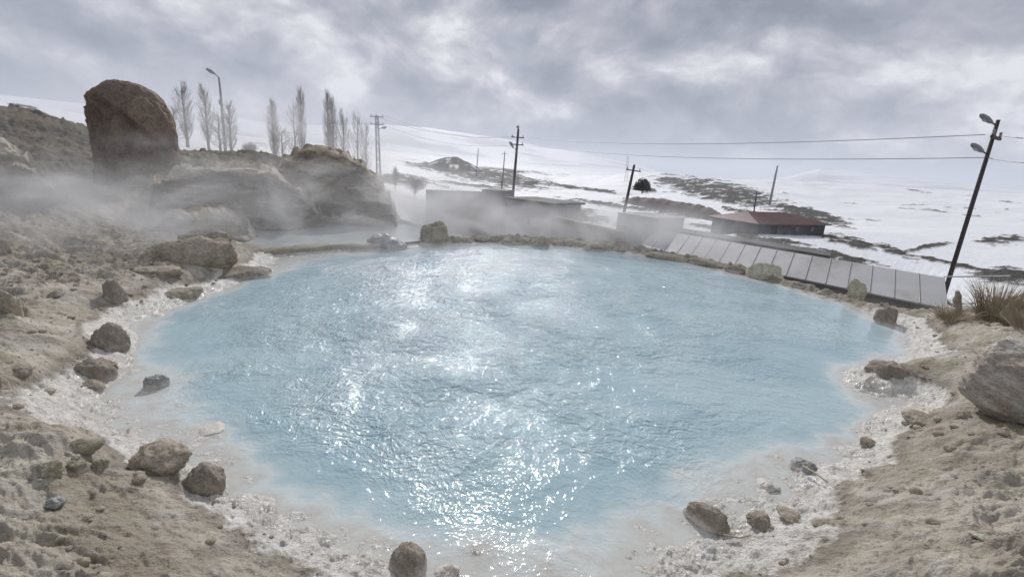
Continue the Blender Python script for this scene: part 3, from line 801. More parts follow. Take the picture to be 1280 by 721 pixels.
def outcrop(label, px0, px1, ytop, ybot, D0, D1, seed, thick, mat='crop', over=0):
    """a steep-faced rock mass between two view columns; a closed displaced grid"""
    nx, nt = 230, 130
    V = []; 
    for i in range(nx):
        u = i / (nx - 1); px = px0 + (px1 - px0) * u; D = D0 + (D1 - D0) * u
        yt = np.interp(u, ytop[0], ytop[1]); yb = np.interp(u, ybot[0], ybot[1])
        zt = zat(px, yt, D + thick * .35); zb = min(zat(px, yb, D), 9) - .5
        for j in range(nt):
            s = j / (nt - 1)
            # profile: up the face, rounded brow, back over the top and down
            if over:
                d = np.interp(s, [0, .12, .40, .46, .52, .62, .85, 1], [-.22, -.06, .06, -.03, -.01, .25, .85, 1.0]) * thick
                hgt = np.interp(s, [0, .12, .40, .46, .52, .62, .85, 1], [0, .14, .84, .93, .99, 1.0, .85, -.1])
            else:
                d = np.interp(s, [0, .12, .42, .52, .62, .85, 1], [-.25, -.10, .10, .22, .40, .85, 1.0]) * thick
                hgt = np.interp(s, [0, .12, .42, .52, .62, .85, 1], [0, .12, .80, .95, 1.0, .85, -.1])
            e = math.sin(math.pi * min(1, max(0, u))) ** ((.15 if u < .5 else .55) if over else (.5 if u < .5 else .32))
            x, y = azpos(px, D + d, 230)
            V.append((x, y, zb + (zt - zb) * hgt * (e if hgt > .1 else 1)))
    V = np.array(V)
    o = np.array([seed * 3.1, seed * 1.7, 0])
    P = V * np.array([.45, .45, 1.0])
    n = fbm3(P + o, 5, .55) * 1.3 + fbm3(V * np.array([.9, .9, 2.2]) + o, 5, .58, True) * .62 + fbm3(V * 3.2 + o, 4, .62) * .25
    zq = V[:, 2] * 2.3 + fbm3(P * .8 + o, 3) * 2.0; n = n + (sstep(zq - np.floor(zq), .5, .95) - .5) * .55
    S_ = np.tile(np.linspace(0, 1, nt), nx); fade = sstep(S_, 0, .08)
    dirs = V[:, :2] / np.linalg.norm(V[:, :2], axis=1)[:, None]
    top = sstep(S_, .45, .6)
    V[:, :2] -= dirs * (n * fade * (1 - top) * .9)[:, None]
    V[:, 2] += n * fade * (.12 + .28 * top)
    F = []
    for i in range(nx - 1):
        for j in range(nt - 1):
            a = i * nt + j; F.append((a, a + nt, a + nt + 1, a + 1))
    ob = mesh_obj('rock_outcrop', V, F, M[mat], smooth=True)
    return tag(ob, label, 'rock outcrop')

outcrop('rounded steep travertine outcrop with a dark brow next to the lattice mast', 290, 500, ([0, .12, .3, .45, .62, .75, .86, .94, 1], [205, 190, 188, 184, 184, 189, 200, 216, 250]),
        ([0, .3, .6, 1], [282, 284, 285, 285]), 19.5, 18.0, 3, 6.0)
outcrop('flat topped travertine outcrop with a pale overhanging ledge below the bare poplars', 182, 410, ([0, .06, .2, .45, .7, .85, 1], [215, 206, 206, 209, 207, 206, 212]),
        ([0, .3, .6, 1], [266, 280, 282, 284]), 17.6, 17.4, 4, 5.5, over=1)
outcrop('low pale crust hummock in the steam in front of the outcrop', 150, 320, ([0, .3, .5, .8, 1], [282, 264, 268, 262, 275]), ([0, 1], [300, 290]), 14.5, 15.5, 5, 1.6, 'tan')
outcrop('pale grey slope with a curved back in the steam at the far left', -60, 95, ([0, .3, .5, .75, 1], [150, 165, 172, 205, 245]), ([0, 1], [260, 262]), 16.5, 17, 9, 3.5, 'tan')

# ------------------------------------------------------------------ buildings
BM_ = {
    'concrete': simple('weathered_concrete', (.36, .36, .37), .9, .2, 2.0, .01, (.25, .25, .25)),
    'dark_concrete': simple('dark_block_wall', (.12, .115, .12), .9, .3, 1.5, .02, (.07, .07, .07)),
    'mud': simple('mud_brick', (.20, .17, .15), .95, .25, 3, .03, (.14, .12, .11)),
    'tar': simple('tarred_roof', (.075, .072, .075), .8, .25, 1.5, .01, (.12, .12, .12)),
    'panel': simple('pale_roof_sheet', (.45, .45, .46), .6, .12, .8, .004, (.33, .32, .31)),
    'seam': simple('roof_seam_metal', (.20, .20, .215), .6, .1, 2, .002),
    'red': simple('rusty_red_roof', (.13, .062, .06), .6, .22, 1.4, .01, (.10, .06, .055)),
    'stone': simple('dark_stone_wall', (.085, .085, .09), .9, .35, 2.2, .03, (.05, .05, .05)),
    'wood': simple('dark_pole_wood', (.055, .042, .04), .8, .3, 3, .01, None, (3, 3, .3)),
    'metal': simple('galvanised_metal', (.22, .23, .25), .5, .2, 4, .004),
    'lamp': simple('lamp_shell_grey', (.20, .21, .23), .45, .15, 4, .002),
    'lens': simple('lamp_glass', (.45, .46, .47), .25, .1, 8, .001),
    'white': simple('white_porcelain', (.6, .6, .6), .3, .1, 8, .001),
    'wire': simple('cable_grey', (.22, .22, .23), .5, .1, 4, .001),
    'dark': simple('dark_opening', (.02, .02, .022), .9, .2, 4, .001),
    'frame': simple('window_frame_grey', (.3, .3, .3), .7, .1, 4, .001),
    'glass': simple('dim_window_pane', (.03, .035, .04), .12, .1, 4, .001),
    'tarp': simple('white_torn_sheet', (.68, .69, .72), .6, .08, 3, .02),
}

def box_between(px0, px1, pyb, D, depth, h, ang=None):
    """foot line of a house front from two photo columns at a distance"""
    x0, y0 = azpos(px0, D[0], pyb[0]); x1, y1 = azpos(px1, D[1], pyb[1])
    a = Vector((x0, y0, 0)); b = Vector((x1, y1, 0))
    return a, b

def hut(name, label, cat, px0, px1, D0, D1, ytop0, depth, mat, roof_mat, roof_over=.25, roof_h=.16, openings=(), group=None, roof=True, zfoot=None):
    x0, y0 = azpos(px0, D0, 270); x1, y1 = azpos(px1, D1, 270)
    L = math.hypot(x1 - x0, y1 - y0); rz = math.atan2(y1 - y0, x1 - x0)
    zt = zat(px0, ytop0, D0); zf = min(ground(x0, y0), ground(x1, y1)) - .4 if zfoot is None else zfoot
    root = empty(name, (x0, y0, zf), rz); tag(root, label, cat, group)
    H = zt - zf
    # wall with real openings: front made of blocks round the openings
    mb = MB(); th = .2
    ops = sorted(openings)
    xcur = 0
    for (ox, oz, ow, oh, kind) in ops:
        mb.box(((xcur + ox) / 2, th / 2, H / 2), (ox - xcur, th, H))
        if oz > .01: mb.box((ox + ow / 2, th / 2, (H - oz) * 0 + (oz) / 2), (ow, th, oz))
        mb.box((ox + ow / 2, th / 2, (oz + oh + H) / 2), (ow, th, H - oz - oh))
        xcur = ox + ow
    mb.box(((xcur + L) / 2, th / 2, H / 2), (L - xcur, th, H))
    mb.box((th / 2, depth / 2 + th / 2, H / 2), (th, depth - th, H)); mb.box((L - th / 2, depth / 2 + th / 2, H / 2), (th, depth - th, H))
    mb.box((L / 2, depth - th / 2 + th, H / 2), (L, th, H))
    mb.build('wall', mat, root)
    for (ox, oz, ow, oh, kind) in ops:
        fr = MB(); 
        for c, d in (((ox + .04, .1, oz + oh / 2), (.08, .1, oh)), ((ox + ow - .04, .1, oz + oh / 2), (.08, .1, oh)), ((ox + ow / 2, .1, oz + oh - .04), (ow - .16, .1, .08)), ((ox + ow / 2, .1, oz + .04), (ow - .16, .1, .08))):
            fr.box(c, d)
        if kind == 'window':
            w_ = fr.build('window', BM_['frame'], root)
            MB().box((ox + ow / 2, .13, oz + oh / 2), (ow - .16, .02, oh - .16)).build('pane', BM_['glass'], w_)
        else:
            w_ = MB().box((ox + ow / 2, .12, oz + oh / 2), (ow - .01, .06, oh - .01)).build('door', BM_['stone'], root)
            MB().box((ox + ow * .82, .07, oz + oh * .5), (.12, .04, .04)).build('handle', BM_['metal'], w_)
    if roof:
        MB().box((L / 2, depth / 2 + .1, H + roof_h / 2 + .002), (L + 2 * roof_over, depth + 2 * roof_over, roof_h)).build('roof', roof_mat, root)
    return root, L, H

hut('concrete_hut', 'pale concrete hut with a flat dark overhanging roof and small window', 'hut', 633, 689, 37, 34, 249, 3.2, BM_['concrete'], BM_['dark_concrete'],
    openings=((2.0, 2.3, .5, .55, 'window'),))
hut('block_shed', 'narrow dark grey block shed left of the concrete hut', 'shed', 601, 629, 38, 37.4, 238, 2.2, BM_['dark_concrete'], BM_['tar'], .05, .1)
hut('block_wall', 'long dark block wall half hidden by steam left of the narrow shed', 'wall', 535, 602, 37, 38.6, 239, .4, BM_['dark_concrete'], BM_['dark_concrete'], .03, .08)
hut('low_brick_wall', 'low mud brown wall running right from the concrete hut', 'wall', 690, 772, 30, 25, 272, .4, BM_['mud'], BM_['mud'], .03, .08)
hut('concrete_cabin', 'small grey concrete cabin with flat top between low wall and panelled roof', 'cabin', 772, 819, 26, 24.5, 268, 2.2, BM_['concrete'], BM_['concrete'], .05, .1)

# long shed with the panelled roof
def long_shed():
    ez = -.85
    a = Vector((*on_plane(800, 309, ez), ez)); b = Vector((*on_plane(1184, 388, ez), ez))
    up = ray(1112, 20); up = Vector((up.x, up.y, 0)).normalized()
    L = (b - a).length; ex = (b - a).normalized()
    # roof length along the seam so that the ridge shows where the photo has it
    best = None
    for k in range(200):
        ln = .5 + k * .03
        q = b + up * ln * math.cos(R(19)) + Vector((0, 0, ln * math.sin(R(19))))
        X, Y = project(q.x, q.y, q.z)
        e_ = abs(Y - 349)
        if best is None or e_ < best[0]: best = (e_, ln, X, Y)
    ln = best[1]
    print('shed roof', L, ln, best, a, b)
    rise = up * ln * math.cos(R(19)) + Vector((0, 0, ln * math.sin(R(19))))
    zf = -3.2
    root = empty('long_shed', (b.x, b.y, zf)); tag(root, 'long low shed with a pale panelled roof below the far right rim', 'shed')
    o = Vector((b.x, b.y, zf))
    def loc(p): return p - o
    # roof slab (one thick sheet)
    nrm = (b - a).cross(rise).normalized(); 
    if nrm.z < 0: nrm = -nrm
    th = nrm * .06
    mb = MB(); P8 = [a, b, b + rise, a + rise]
    mb.v = [loc(x) for x in P8] + [loc(x + th) for x in P8]
    mb.f = [(0, 3, 2, 1), (4, 5, 6, 7), (0, 1, 5, 4), (1, 2, 6, 5), (2, 3, 7, 6), (3, 0, 4, 7)]
    roof = mb.build('roof', BM_['panel'], root)
    sm = MB(); npan = 17
    for i in range(npan + 1):
        p0 = a + (b - a) * (i / npan) + th; p1 = p0 + rise
        sm.tube([loc(p0 + nrm * .01), loc(p1 + nrm * .01)], .018, 4)
    sm.build('seam', BM_['seam'], roof)
    # front wall below the eave, set back, and fascia
    back = up * .25
    mb = MB(); w0 = a + back - Vector((0, 0, .0)); w1 = b + back
    for p_, q_ in (((a + back), (b + back)),):
        c = [Vector((p_.x, p_.y, zf)), Vector((q_.x, q_.y, zf)), q_ + Vector((0, 0, .07)), p_ + Vector((0, 0, .07))]
        c2 = [x + up * .2 for x in c]
        c2[2].z += .0; 
        mb.v = [loc(x) for x in c + c2]; mb.f = [(0, 1, 2, 3), (7, 6, 5, 4), (0, 4, 5, 1), (1, 5, 6, 2), (2, 6, 7, 3), (3, 7, 4, 0)]
    mb.build('wall', BM_['concrete'], root)
    # rear wall rising to a dark parapet over the left two thirds
    r0 = a + rise + up * .05; r1 = a + (b - a) * .70 + rise + up * .05
    hgt = .15
    c = [Vector((r0.x, r0.y, zf)), Vector((r1.x, r1.y, zf)), r1 + Vector((0, 0, hgt)), r0 + Vector((0, 0, hgt))]
    c2 = [x + up * 1.4 for x in c]
    mb = MB(); mb.v = [loc(x) for x in c + c2]; mb.f = [(0, 1, 2, 3), (7, 6, 5, 4), (0, 4, 5, 1), (1, 5, 6, 2), (2, 6, 7, 3), (3, 7, 4, 0)]
    mb.build('rear_block', BM_['tar'], root)
    # right gable
    g0 = b + back; g1 = b + rise - up * .1
    c = [Vector((g0.x, g0.y, zf)), Vector((g1.x, g1.y, zf)), g1 - Vector((0, 0, .05)), g0 + Vector((0, 0, .05))]
    c2 = [x - ex * .15 for x in c]
    mb = MB(); mb.v = [loc(x) for x in c + c2]; mb.f = [(0, 1, 2, 3), (7, 6, 5, 4), (0, 4, 5, 1), (1, 5, 6, 2), (2, 6, 7, 3), (3, 7, 4, 0)]
    mb.build('gable_wall', BM_['concrete'], root)
    return a, b, rise, up
sa, sb, srise, sup = long_shed()

# red roofed house
def red_house():
    D0, D1 = 74, 86
    x0, y0 = azpos(945, D0, 290); x1, y1 = azpos(1030, D1, 290)
    L = math.hypot(x1 - x0, y1 - y0); rz = math.atan2(y1 - y0, x1 - x0)
    zf = min(ground(x0, y0), ground(x1, y1), zat(945, 297, D0)) - .5; ze = zat(945, 279, D0); zr = zat(975, 267, 80)
    H = ze - zf; W = 7.5
    root = empty('farmhouse', (x0, y0, zf), rz); tag(root, 'low dark stone house with a rusty red hipped roof in the snow', 'house')
    mb = MB(); th = .3
    xs = [0, 3.0, 4.2, 8.0, 9.0, 11.5, 12.3, L]
    for i in range(0, len(xs) - 1):
        a, b = xs[i], xs[i + 1]
        if i % 2 == 0: mb.box(((a + b) / 2, th / 2, H / 2), (b - a, th, H))
        else:
            mb.box(((a + b) / 2, th / 2, H - .25), (b - a, th, .5)); 
            if i != 1: mb.box(((a + b) / 2, th / 2, .7), (b - a, th, 1.4))
    mb.box((th / 2, W / 2 + th / 2, H / 2), (th, W - th, H)); mb.box((L - th / 2, W / 2 + th / 2, H / 2), (th, W - th, H)); mb.box((L / 2, W + th / 2, H / 2), (L, th, H))
    mb.build('wall', BM_['stone'], root)
    MB().box((3.6, .12, (H - .5) / 2), (1.18, .08, H - .52)).build('door', BM_['dark'], root)
    for a, b in ((8.0, 9.0), (11.5, 12.3)):
        w_ = MB().box(((a + b) / 2, .08, (H + .9) / 2), (b - a - .01, .06, H - 1.92)).build('window', BM_['frame'], root)
        MB().box(((a + b) / 2, .04, (H + .9) / 2), (b - a - .2, .02, H - 2.1)).build('pane', BM_['glass'], w_)
    ov = .6; hr = zr - ze
    e = [(-ov, -ov, H), (L + ov, -ov, H), (L + ov, W + ov + .3, H), (-ov, W + ov + .3, H)]
    r = [(W * .30, W / 2, H + hr), (L - W * .55, W / 2, H + hr)]
    v = e + r + [(x, y, z - .14) for x, y, z in e]
    f = [(0, 1, 5, 4), (1, 2, 5), (2, 3, 4, 5), (3, 0, 4), (0, 6, 7, 1), (1, 7, 8, 2), (2, 8, 9, 3), (3, 9, 6, 0), (9, 8, 7, 6)]
    rf = mesh_obj('roof', v, f, BM_['red'], root)
    sm = MB()
    for i in range(1, 26):
        x = -ov + (L + 2 * ov) * i / 26
        # seam runs up the front slope until it meets the ridge or a hip
        if x < r[0][0]: k = (x + ov) / (r[0][0] + ov)
        elif x > r[1][0]: k = (L + ov - x) / (L + ov - r[1][0])
        else: k = 1
        sm.tube([(x, -ov, H + .02), (x, -ov + (W / 2 + ov) * k, H + hr * k + .02)], .03, 3)
    sm.build('seam', BM_['red'], rf)
red_house()

# dark earth bank on the valley floor
def bank():
    pts = []
    nx, ny = 110, 26
    D0, D1 = 105, 82
    for i in range(nx):
        u = i / (nx - 1); px = 780 + 126 * u; D = D0 + (D1 - D0) * u
        yb = np.interp(u, [0, 1], [252, 277]); yt = np.interp(u, [0, .08, .3, .6, .85, .97, 1], [251, 247, 249, 254, 260, 269, 277])
        zb = zat(px, yb, D) - .3; zt = zat(px, yt, D)
        for j in range(ny):
            s = j / (ny - 1)
            x, y = azpos(px, D + s * 9, 260)
            n = float(perlin2(np.array([x * .5]), np.array([y * .5]))[0])
            n2_ = float(perlin2(np.array([x * 1.6]), np.array([y * 1.6]))[0])
            h = np.interp(s, [0, .12, .25, .6, 1], [0, .75, 1, .8, -.3]) * (zt - zb)
            pts.append((x, y, zb + h + (n * .5 + n2_ * .25) * (s > 0) * min(1, s * 6)))
    F = [(i * ny + j, (i + 1) * ny + j, (i + 1) * ny + j + 1, i * ny + j + 1) for i in range(nx - 1) for j in range(ny - 1)]
    tag(mesh_obj('earth_bank', pts, F, BM_['mud'], smooth=True), 'bare brown earth bank cut into the snow left of the red roofed house', 'earth bank')
bank()

# ------------------------------------------------------------------ poles and lamps
def lamp_head(parent, p, d, L=.75, name='lamp_head', thick=1.0):
    """cobra-head lantern at p pointing along d"""
    d = Vector(d).normalized(); mb = MB()
    mb.tube([p, p + d * L * .15, p + d * L * .45, p + d * L * .85, p + d * L], [q_ * thick for q_ in (.05, .09, .13, .10, .03)], 10)
    h = mb.build(name, BM_['lamp'], parent, True)
    MB().tube([p + d * L * .35 - Vector((0, 0, .07 * thick)), p + d * L * .6 - Vector((0, 0, .10 * thick)), p + d * L * .85 - Vector((0, 0, .06 * thick))], [.04 * thick, .075 * thick, .03 * thick], 8).build('lens', BM_['lens'], h, True)
    return h

def insulator(mb, p):
    mb.tube([p, p + Vector((0, 0, .05)), p + Vector((0, 0, .09)), p + Vector((0, 0, .17)), p + Vector((0, 0, .2))], [.02, .06, .035, .05, .02], 8)

def pole(name, label, top, foot, D, cat='utility pole', lamps=0, arms=(.35, 1.2), rad=(.16, .10), mat='wood', group=None, crossdir=None, lean_free=False):
    """top, foot: photo pixels of the pole's ends; D distance. It leans as seen."""
    if D is None: hp = hit(foot[0], foot[1], 30); D = math.hypot(hp.x, hp.y)
    fx, fy = azpos(foot[0], D, foot[1]); fz = zat(foot[0], foot[1], D)
    tx, ty = azpos(top[0], D, top[1]); tz = zat(top[0], top[1], D)
    f_ = Vector((fx, fy, fz)); T = Vector((tx, ty, tz)) - f_
    g = ground(fx, fy)
    ext = T.normalized() * (-(max(fz - g, 0) + .5) / max(T.normalized().z, .5))
    root = empty(name, f_ + ext); tag(root, label, cat, group)
    o = -ext
    MB().tube([(0, 0, 0), o + T * .5, o + T], [rad[0], (rad[0] + rad[1]) / 2, rad[1]], 10).build('post', BM_[mat], root, True)
    u = T.normalized(); cd = Vector(crossdir).normalized() if crossdir else Vector((T.cross(Vector((0, 1, 0)))).normalized())
    cd = (cd - u * cd.dot(u)).normalized()
    ends = []
    for a in arms:
        c = o + T - u * a + Vector((0, -.12, 0))
        arm = MB().box(c, (1.3, .09, .09), rot=cd.to_track_quat('X', 'Z').to_matrix()).build('crossarm', BM_['metal' if mat != 'wood' else 'wood'], root)
        for s in (-.55, .55):
            ib = MB(); insulator(ib, c + cd * s + u * .04); ib.build('insulator', BM_['white'] if mat != 'wood' else BM_['lamp'], arm)
            ends.append(f_ + ext + c + cd * s + u * .22)
    return root, f_ + ext, o + T, u, cd, ends

line_dir = (-.75, .65, 0)
# right, leaning, two lamps
rp, ro, rt, ru, rcd, rends = pole('utility_pole', 'dark leaning pole with two lamp heads rising behind the dry grass at the right', (1248, 150), (1188, 343), 25, lamps=2, arms=(.62,), rad=(.085, .06), crossdir=(.8, .6, 0))
for k, a in enumerate((.25, 1.25)):
    p0 = rt - ru * (a - .05)
    d = Vector((-1, -.1, .42)).normalized()
    ab = MB().tube([p0, p0 + d * .30], .025, 6).build('lamp_arm', BM_['wood'], rp)
    lamp_head(rp, p0 + d * .22, d + Vector((0, 0, .02)), .62, thick=.8)
mp, mo, mtp, mu, mcd, mends = pole('utility_pole', 'tall wooden pole with crossarms and one drooping lamp behind the concrete hut', (648, 162), (641, 246), 52, arms=(.8, 1.5), rad=(.16, .11))
p0 = mtp - mu * 2.1
MB().tube([p0, p0 + Vector((-.35, -.1, .25))], .03, 6).build('lamp_arm', BM_['metal'], mp)
lamp_head(mp, p0 + Vector((-.33, -.1, .24)), (-.6, -.1, .75), .8)
MB().tube([mtp, mtp + Vector((-.1, 0, .35))], [.09, .16], 8).build('pole_cap', BM_['lamp'], mp)
pole('utility_pole', 'thin pole standing in the snow left of the dark bush', (793, 206), (783, 252), None, arms=(.5,), rad=(.15, .10), mat='wood')
pole('utility_pole', 'short thin pole behind the red roofed house', (946, 239), (942, 268), 90, arms=(.4,), rad=(.12, .08))
pole('utility_pole', 'faint lone pole on the snowy slope above the dark rocks', (972, 207), (966, 236), None, arms=(), rad=(.4, .22), mat='metal')
pole('utility_pole', 'small dark pole left of the tall wooden pole', (631, 190), (629, 217), None, arms=(.5,), rad=(.14, .1))
pole('utility_pole', 'tiny far pole beside the peaked knoll', (598, 186), (597, 198), 300, arms=(), rad=(.25, .2))
pole('utility_pole', 'thin bare post rising behind the narrow dark shed', (627, 226), (627, 242), 42, arms=(), rad=(.06, .05))

# lattice pole
def lattice(label, top, foot, D, w0=.46, w1=.26, arms=True, group=None):
    fx, fy = azpos(foot[0], D, foot[1]); fz = zat(foot[0], foot[1], D); tx, ty = azpos(top[0], D, top[1]); tz = zat(top[0], top[1], D)
    f_ = Vector((fx, fy, min(fz, ground(fx, fy)) - .3)); T = Vector((tx, ty, tz)) - f_
    root = empty('lattice_mast', f_); tag(root, label, 'mast', group)
    mb = MB(); n = 11; cs = []
    for i in range(n + 1):
        k = i / n; hw = (w0 + (w1 - w0) * k) / 2
        cs.append([T * k + Vector((sx * hw, sy * hw, 0)) for sx, sy in ((-1, -1), (1, -1), (1, 1), (-1, 1))])
    for c in range(4):
        MB().tube([cs[0][c], cs[n][c]], .05, 4).build('leg', BM_['metal'], root)
    for i in range(n):
        for c in range(4):
            mb.tube([cs[i][c], cs[i + 1][(c + 1) % 4]], .022, 3)
            mb.tube([cs[i + 1][c], cs[i + 1][(c + 1) % 4]], .022, 3)
    mb.build('bracing', BM_['metal'], root)
    ends = []
    if arms:
        for a in (.1, .9):
            c = T - Vector((0, 0, a))
            ar = MB().box(c, (1.5, .1, .1)).build('crossarm', BM_['metal'], root)
            for s in (-.65, 0, .65):
                ib = MB(); insulator(ib, c + Vector((s, 0, .05))); ib.build('insulator', BM_['lamp'], ar)
                ends.append(f_ + c + Vector((s, 0, .25)))
    return root, f_, T, ends
lt, lf, lT, lends = lattice('steel lattice mast with crossarms at the right end of the outcrop', (471, 145), (474, 214), 58)
p0 = lT - Vector((0, 0, 1.6))
MB().tube([p0, p0 + Vector((.6, -.3, .35))], .03, 6).build('lamp_arm', BM_['metal'], lt)
lamp_head(lt, p0 + Vector((.58, -.3, .33)), (.9, -.3, .15), .7)
lattice('faint far lattice mast on the snow behind the thin pole', (785, 196), (783, 222), 330, 1.8, .8, arms=False)

# street lamp on the left
def street_lamp():
    D = 44; fx, fy = azpos(282, D, 190); fz = zat(282, 190, D); tx, ty = azpos(274, D, 97); tz = zat(274, 97, D)
    g = ground(fx, fy); f_ = Vector((fx, fy, min(fz, g) - .3)); T = Vector((tx, ty, tz)) - f_
    root = empty('street_lamp', f_); tag(root, 'tall slim street lamp with a short arm above the bare poplars', 'street lamp')
    MB().tube([(0, 0, 0), T * .5, T], [.13, .10, .075], 10).build('post', BM_['metal'], root, True)
    MB().box(T * .72 + Vector((0, -.1, 0)), (.2, .12, .35)).build('junction_box', BM_['lamp'], root)
    d = Vector((-1, -.2, .9)).normalized()
    MB().tube([T * .995, T + d * .35], .05, 6).build('lamp_arm', BM_['metal'], root)
    lamp_head(root, T + d * .3, (-1, -.2, .55), .7)
street_lamp()

# cables
def cable(label, a, b, sag, rad=.014, n=28):
    a, b = Vector(a), Vector(b); pts = []
    for i in range(n + 1):
        t_ = i / n; p = a.lerp(b, t_); p.z -= sag * 4 * t_ * (1 - t_); pts.append(p)
    o = mesh_obj('cable', *(lambda m_: (m_.v, m_.f))(MB().tube(pts, rad, 5)), BM_['wire'])
    return tag(o, label, 'cable')
re0 = ro + rt - ru * .62; re1 = ro + rt - ru * 1.3
me0 = mo + mtp - mu * .8; me1 = mo + mtp - mu * 1.5
cable('upper overhead cable between the leaning pole and the tall wooden pole', re0 + Vector((-.3, 0, .1)), me0 + Vector((.4, 0, .1)), .5)
cable('lower overhead cable between the leaning pole and the tall wooden pole', re1, me1 + Vector((.4, 0, .1)), .55)
for i, (dx_, lb) in enumerate(((.45, 'front upper'), (-.45, 'rear upper'))):
    cable(f'{lb} overhead cable from the tall wooden pole to the lattice mast', me0 + Vector((dx_ * .9, 0, .1)), lends[0 if i else 2], .9)
cable('lower overhead cable from the tall wooden pole to the lattice mast', me1, lends[4], 1.0)
q0 = Vector((*azpos(1420, 21, 150), zat(1420, 158, 21)))
cable('upper overhead cable leaving the leaning pole to the right', re0 + Vector((.3, 0, .1)), q0, .2)
cable('lower overhead cable leaving the leaning pole to the right', re1, q0 - Vector((0, 0, .75)), .2)

# ------------------------------------------------------------------ trees
BARK = simple('grey_bark', (.15, .135, .125), .9, .25, 4, .01)
TWIG = simple('grey_twigs', (.20, .18, .17), .9, .2, 3, .005)
def poplar(seed, H, spread, nb, up=.25):
    rs = random.Random(seed)
    root = empty('poplar_tree', (0, 0, 0))
    tp = []; x = y = 0
    for i in range(9):
        tp.append((x, y, H * .97 * i / 8)); x += rs.uniform(-.05, .05); y += rs.uniform(-.05, .05)
    MB().tube(tp, [.16 * (1 - i / 8.6) + .015 for i in range(9)], 7).build('trunk', BARK, root, True)
    cb = MB()
    for k in range(nb):
        h0 = H * (.08 + .86 * (k + rs.random()) / nb)
        kk = h0 / H; a = rs.random() * 6.28
        ln = H * .30 * (1 - kk) ** .55 * rs.uniform(.6, 1.1) + .3
        base = Vector((x * kk, y * kk, h0)); out = rs.uniform(.7, 1.2) * spread * (math.sin(math.pi * min(1, kk * .85 + .15)) ** .7 + .15)
        p1 = base + Vector((math.cos(a) * out * .6, math.sin(a) * out * .6, ln * .4)); p2 = base + Vector((math.cos(a) * out, math.sin(a) * out, ln))
        cb.tube([base, p1, p2], [.022, .016, .006], 3, False)
        for q in range(7):
            t_ = rs.uniform(.2, 1); s0 = (base.lerp(p1, t_ * 2) if t_ < .5 else p1.lerp(p2, t_ * 2 - 1))
            a2 = rs.random() * 6.28; l2 = rs.uniform(.3, .9)
            s1 = s0 + Vector((math.cos(a2) * .22 * l2, math.sin(a2) * .22 * l2, l2 * .85))
            cb.tube([s0, s1], [.010, .004], 3, False)
    cb.build('crown', TWIG, root)
    return root

def copy_tree(o):
    c = o.copy(); COL.objects.link(c)
    for ch in list(o.children):
        d = ch.copy(); COL.objects.link(d); d.parent = c
    return c
protos = [poplar(1, 10, .55, 140), poplar(2, 10, .8, 120), poplar(3, 10, 1.35, 95)]
used = set()
TREES = [(235, 104, 185, 64, 1, .9, 'leftmost tall bare poplar just right of the brown mound'), (222, 132, 185, 66, 2, .8, 'lower spreading bare poplar between the brown mound and the leftmost tall poplar'),
         (262, 107, 186, 66, 1, .8, 'tall bare poplar just left of the street lamp'), (289, 127, 187, 66, 1, .9, 'bare poplar just right of the street lamp'),
         (276, 140, 187, 68, 2, .8, 'lower hazy bare poplar right behind the street lamp post'),
         (343, 125, 184, 70, 0, 1.1, 'slim dark bare poplar standing alone in the middle of the row'), (353, 160, 184, 70, 2, .7, 'small bare tree at the right foot of the slim lone poplar'),
         (369, 128, 186, 72, 2, .7, 'broad bare poplar left of the sharp pointed one'), (378, 111, 186, 72, 0, 1.0, 'tallest sharp pointed bare poplar in the middle group'),
         (411, 114, 186, 72, 0, 1.0, 'left one of the twin dark bare poplars behind the outcrop top'), (417, 122, 186, 73, 0, .9, 'right one of the twin dark bare poplars behind the outcrop top'),
         (430, 138, 190, 75, 1, .9, 'pale misty bare poplar right of the twin dark ones'), (447, 140, 192, 76, 2, .75, 'thin forked bare poplar nearest to the lattice mast'), (458, 152, 194, 78, 2, .6, 'low bare tree touching the lattice mast')]
for px, yt, yb, D, k, sx, lab in TREES:
    x, y = azpos(px, D, 190); zb = min(zat(px, yb, D), 50); zt = zat(px, yt, D)
    g = ground(x, y); zb = min(zb, g)
    o = protos[k] if k not in used else copy_tree(protos[k]); used.add(k)
    s = (zt - zb) / 10.2
    o.location = (x, y, zb - .1); o.scale = (sx * 1.15, sx * 1.15, s); o.rotation_euler = (0, 0, px * .37)
    tag(o, lab, 'tree', 'bare poplars behind the outcrop')

def bush(name, label, px, yt, yb, D, wpx, seed, mat=TWIG, cat='bush', nb=120, stems=None):
    rs = random.Random(seed)
    if D > 80: hp = hit(px, yb, 30); D = math.hypot(hp.x, hp.y)
    x, y = azpos(px, D, yb); zb = zat(px, yb, D); zt = zat(px, yt, D); H = zt - zb; W = wpx / F_PX * depth_of((x, y, zb)) / 2
    zb = min(zb, ground(x, y) + .3)
    root = empty(name, (x, y, zb)); tag(root, label, cat)
    MB().tube([(0, 0, -.3), (.05, 0, H * .25), (0, .05, H * .5)], [.09, .07, .03], 6).build('trunk', BARK, root)
    cb = MB()
    for k in range(nb):
        a = rs.random() * 6.28; el = rs.uniform(.15, 1.45); rr = rs.uniform(.6, 1)
        tip = Vector((math.cos(a) * math.cos(el) * W * rr, math.sin(a) * math.cos(el) * W * rr, H * (.30 + .70 * math.sin(el) * rr)))
        b0 = Vector((0, 0, H * rs.uniform(.05, .35))); m_ = b0.lerp(tip, .5) + Vector((0, 0, H * .06))
        cb.tube([b0, m_, tip], [.022, .015, .006], 3, False)
        for q in range(8):
            s0 = m_.lerp(tip, rs.random()); v = Vector((rs.uniform(-1, 1), rs.uniform(-1, 1), rs.uniform(-.2, 1))).normalized() * W * .3
            cb.tube([s0, s0 + v], [.009, .004], 3, False)
    cb.build('crown', mat, root)
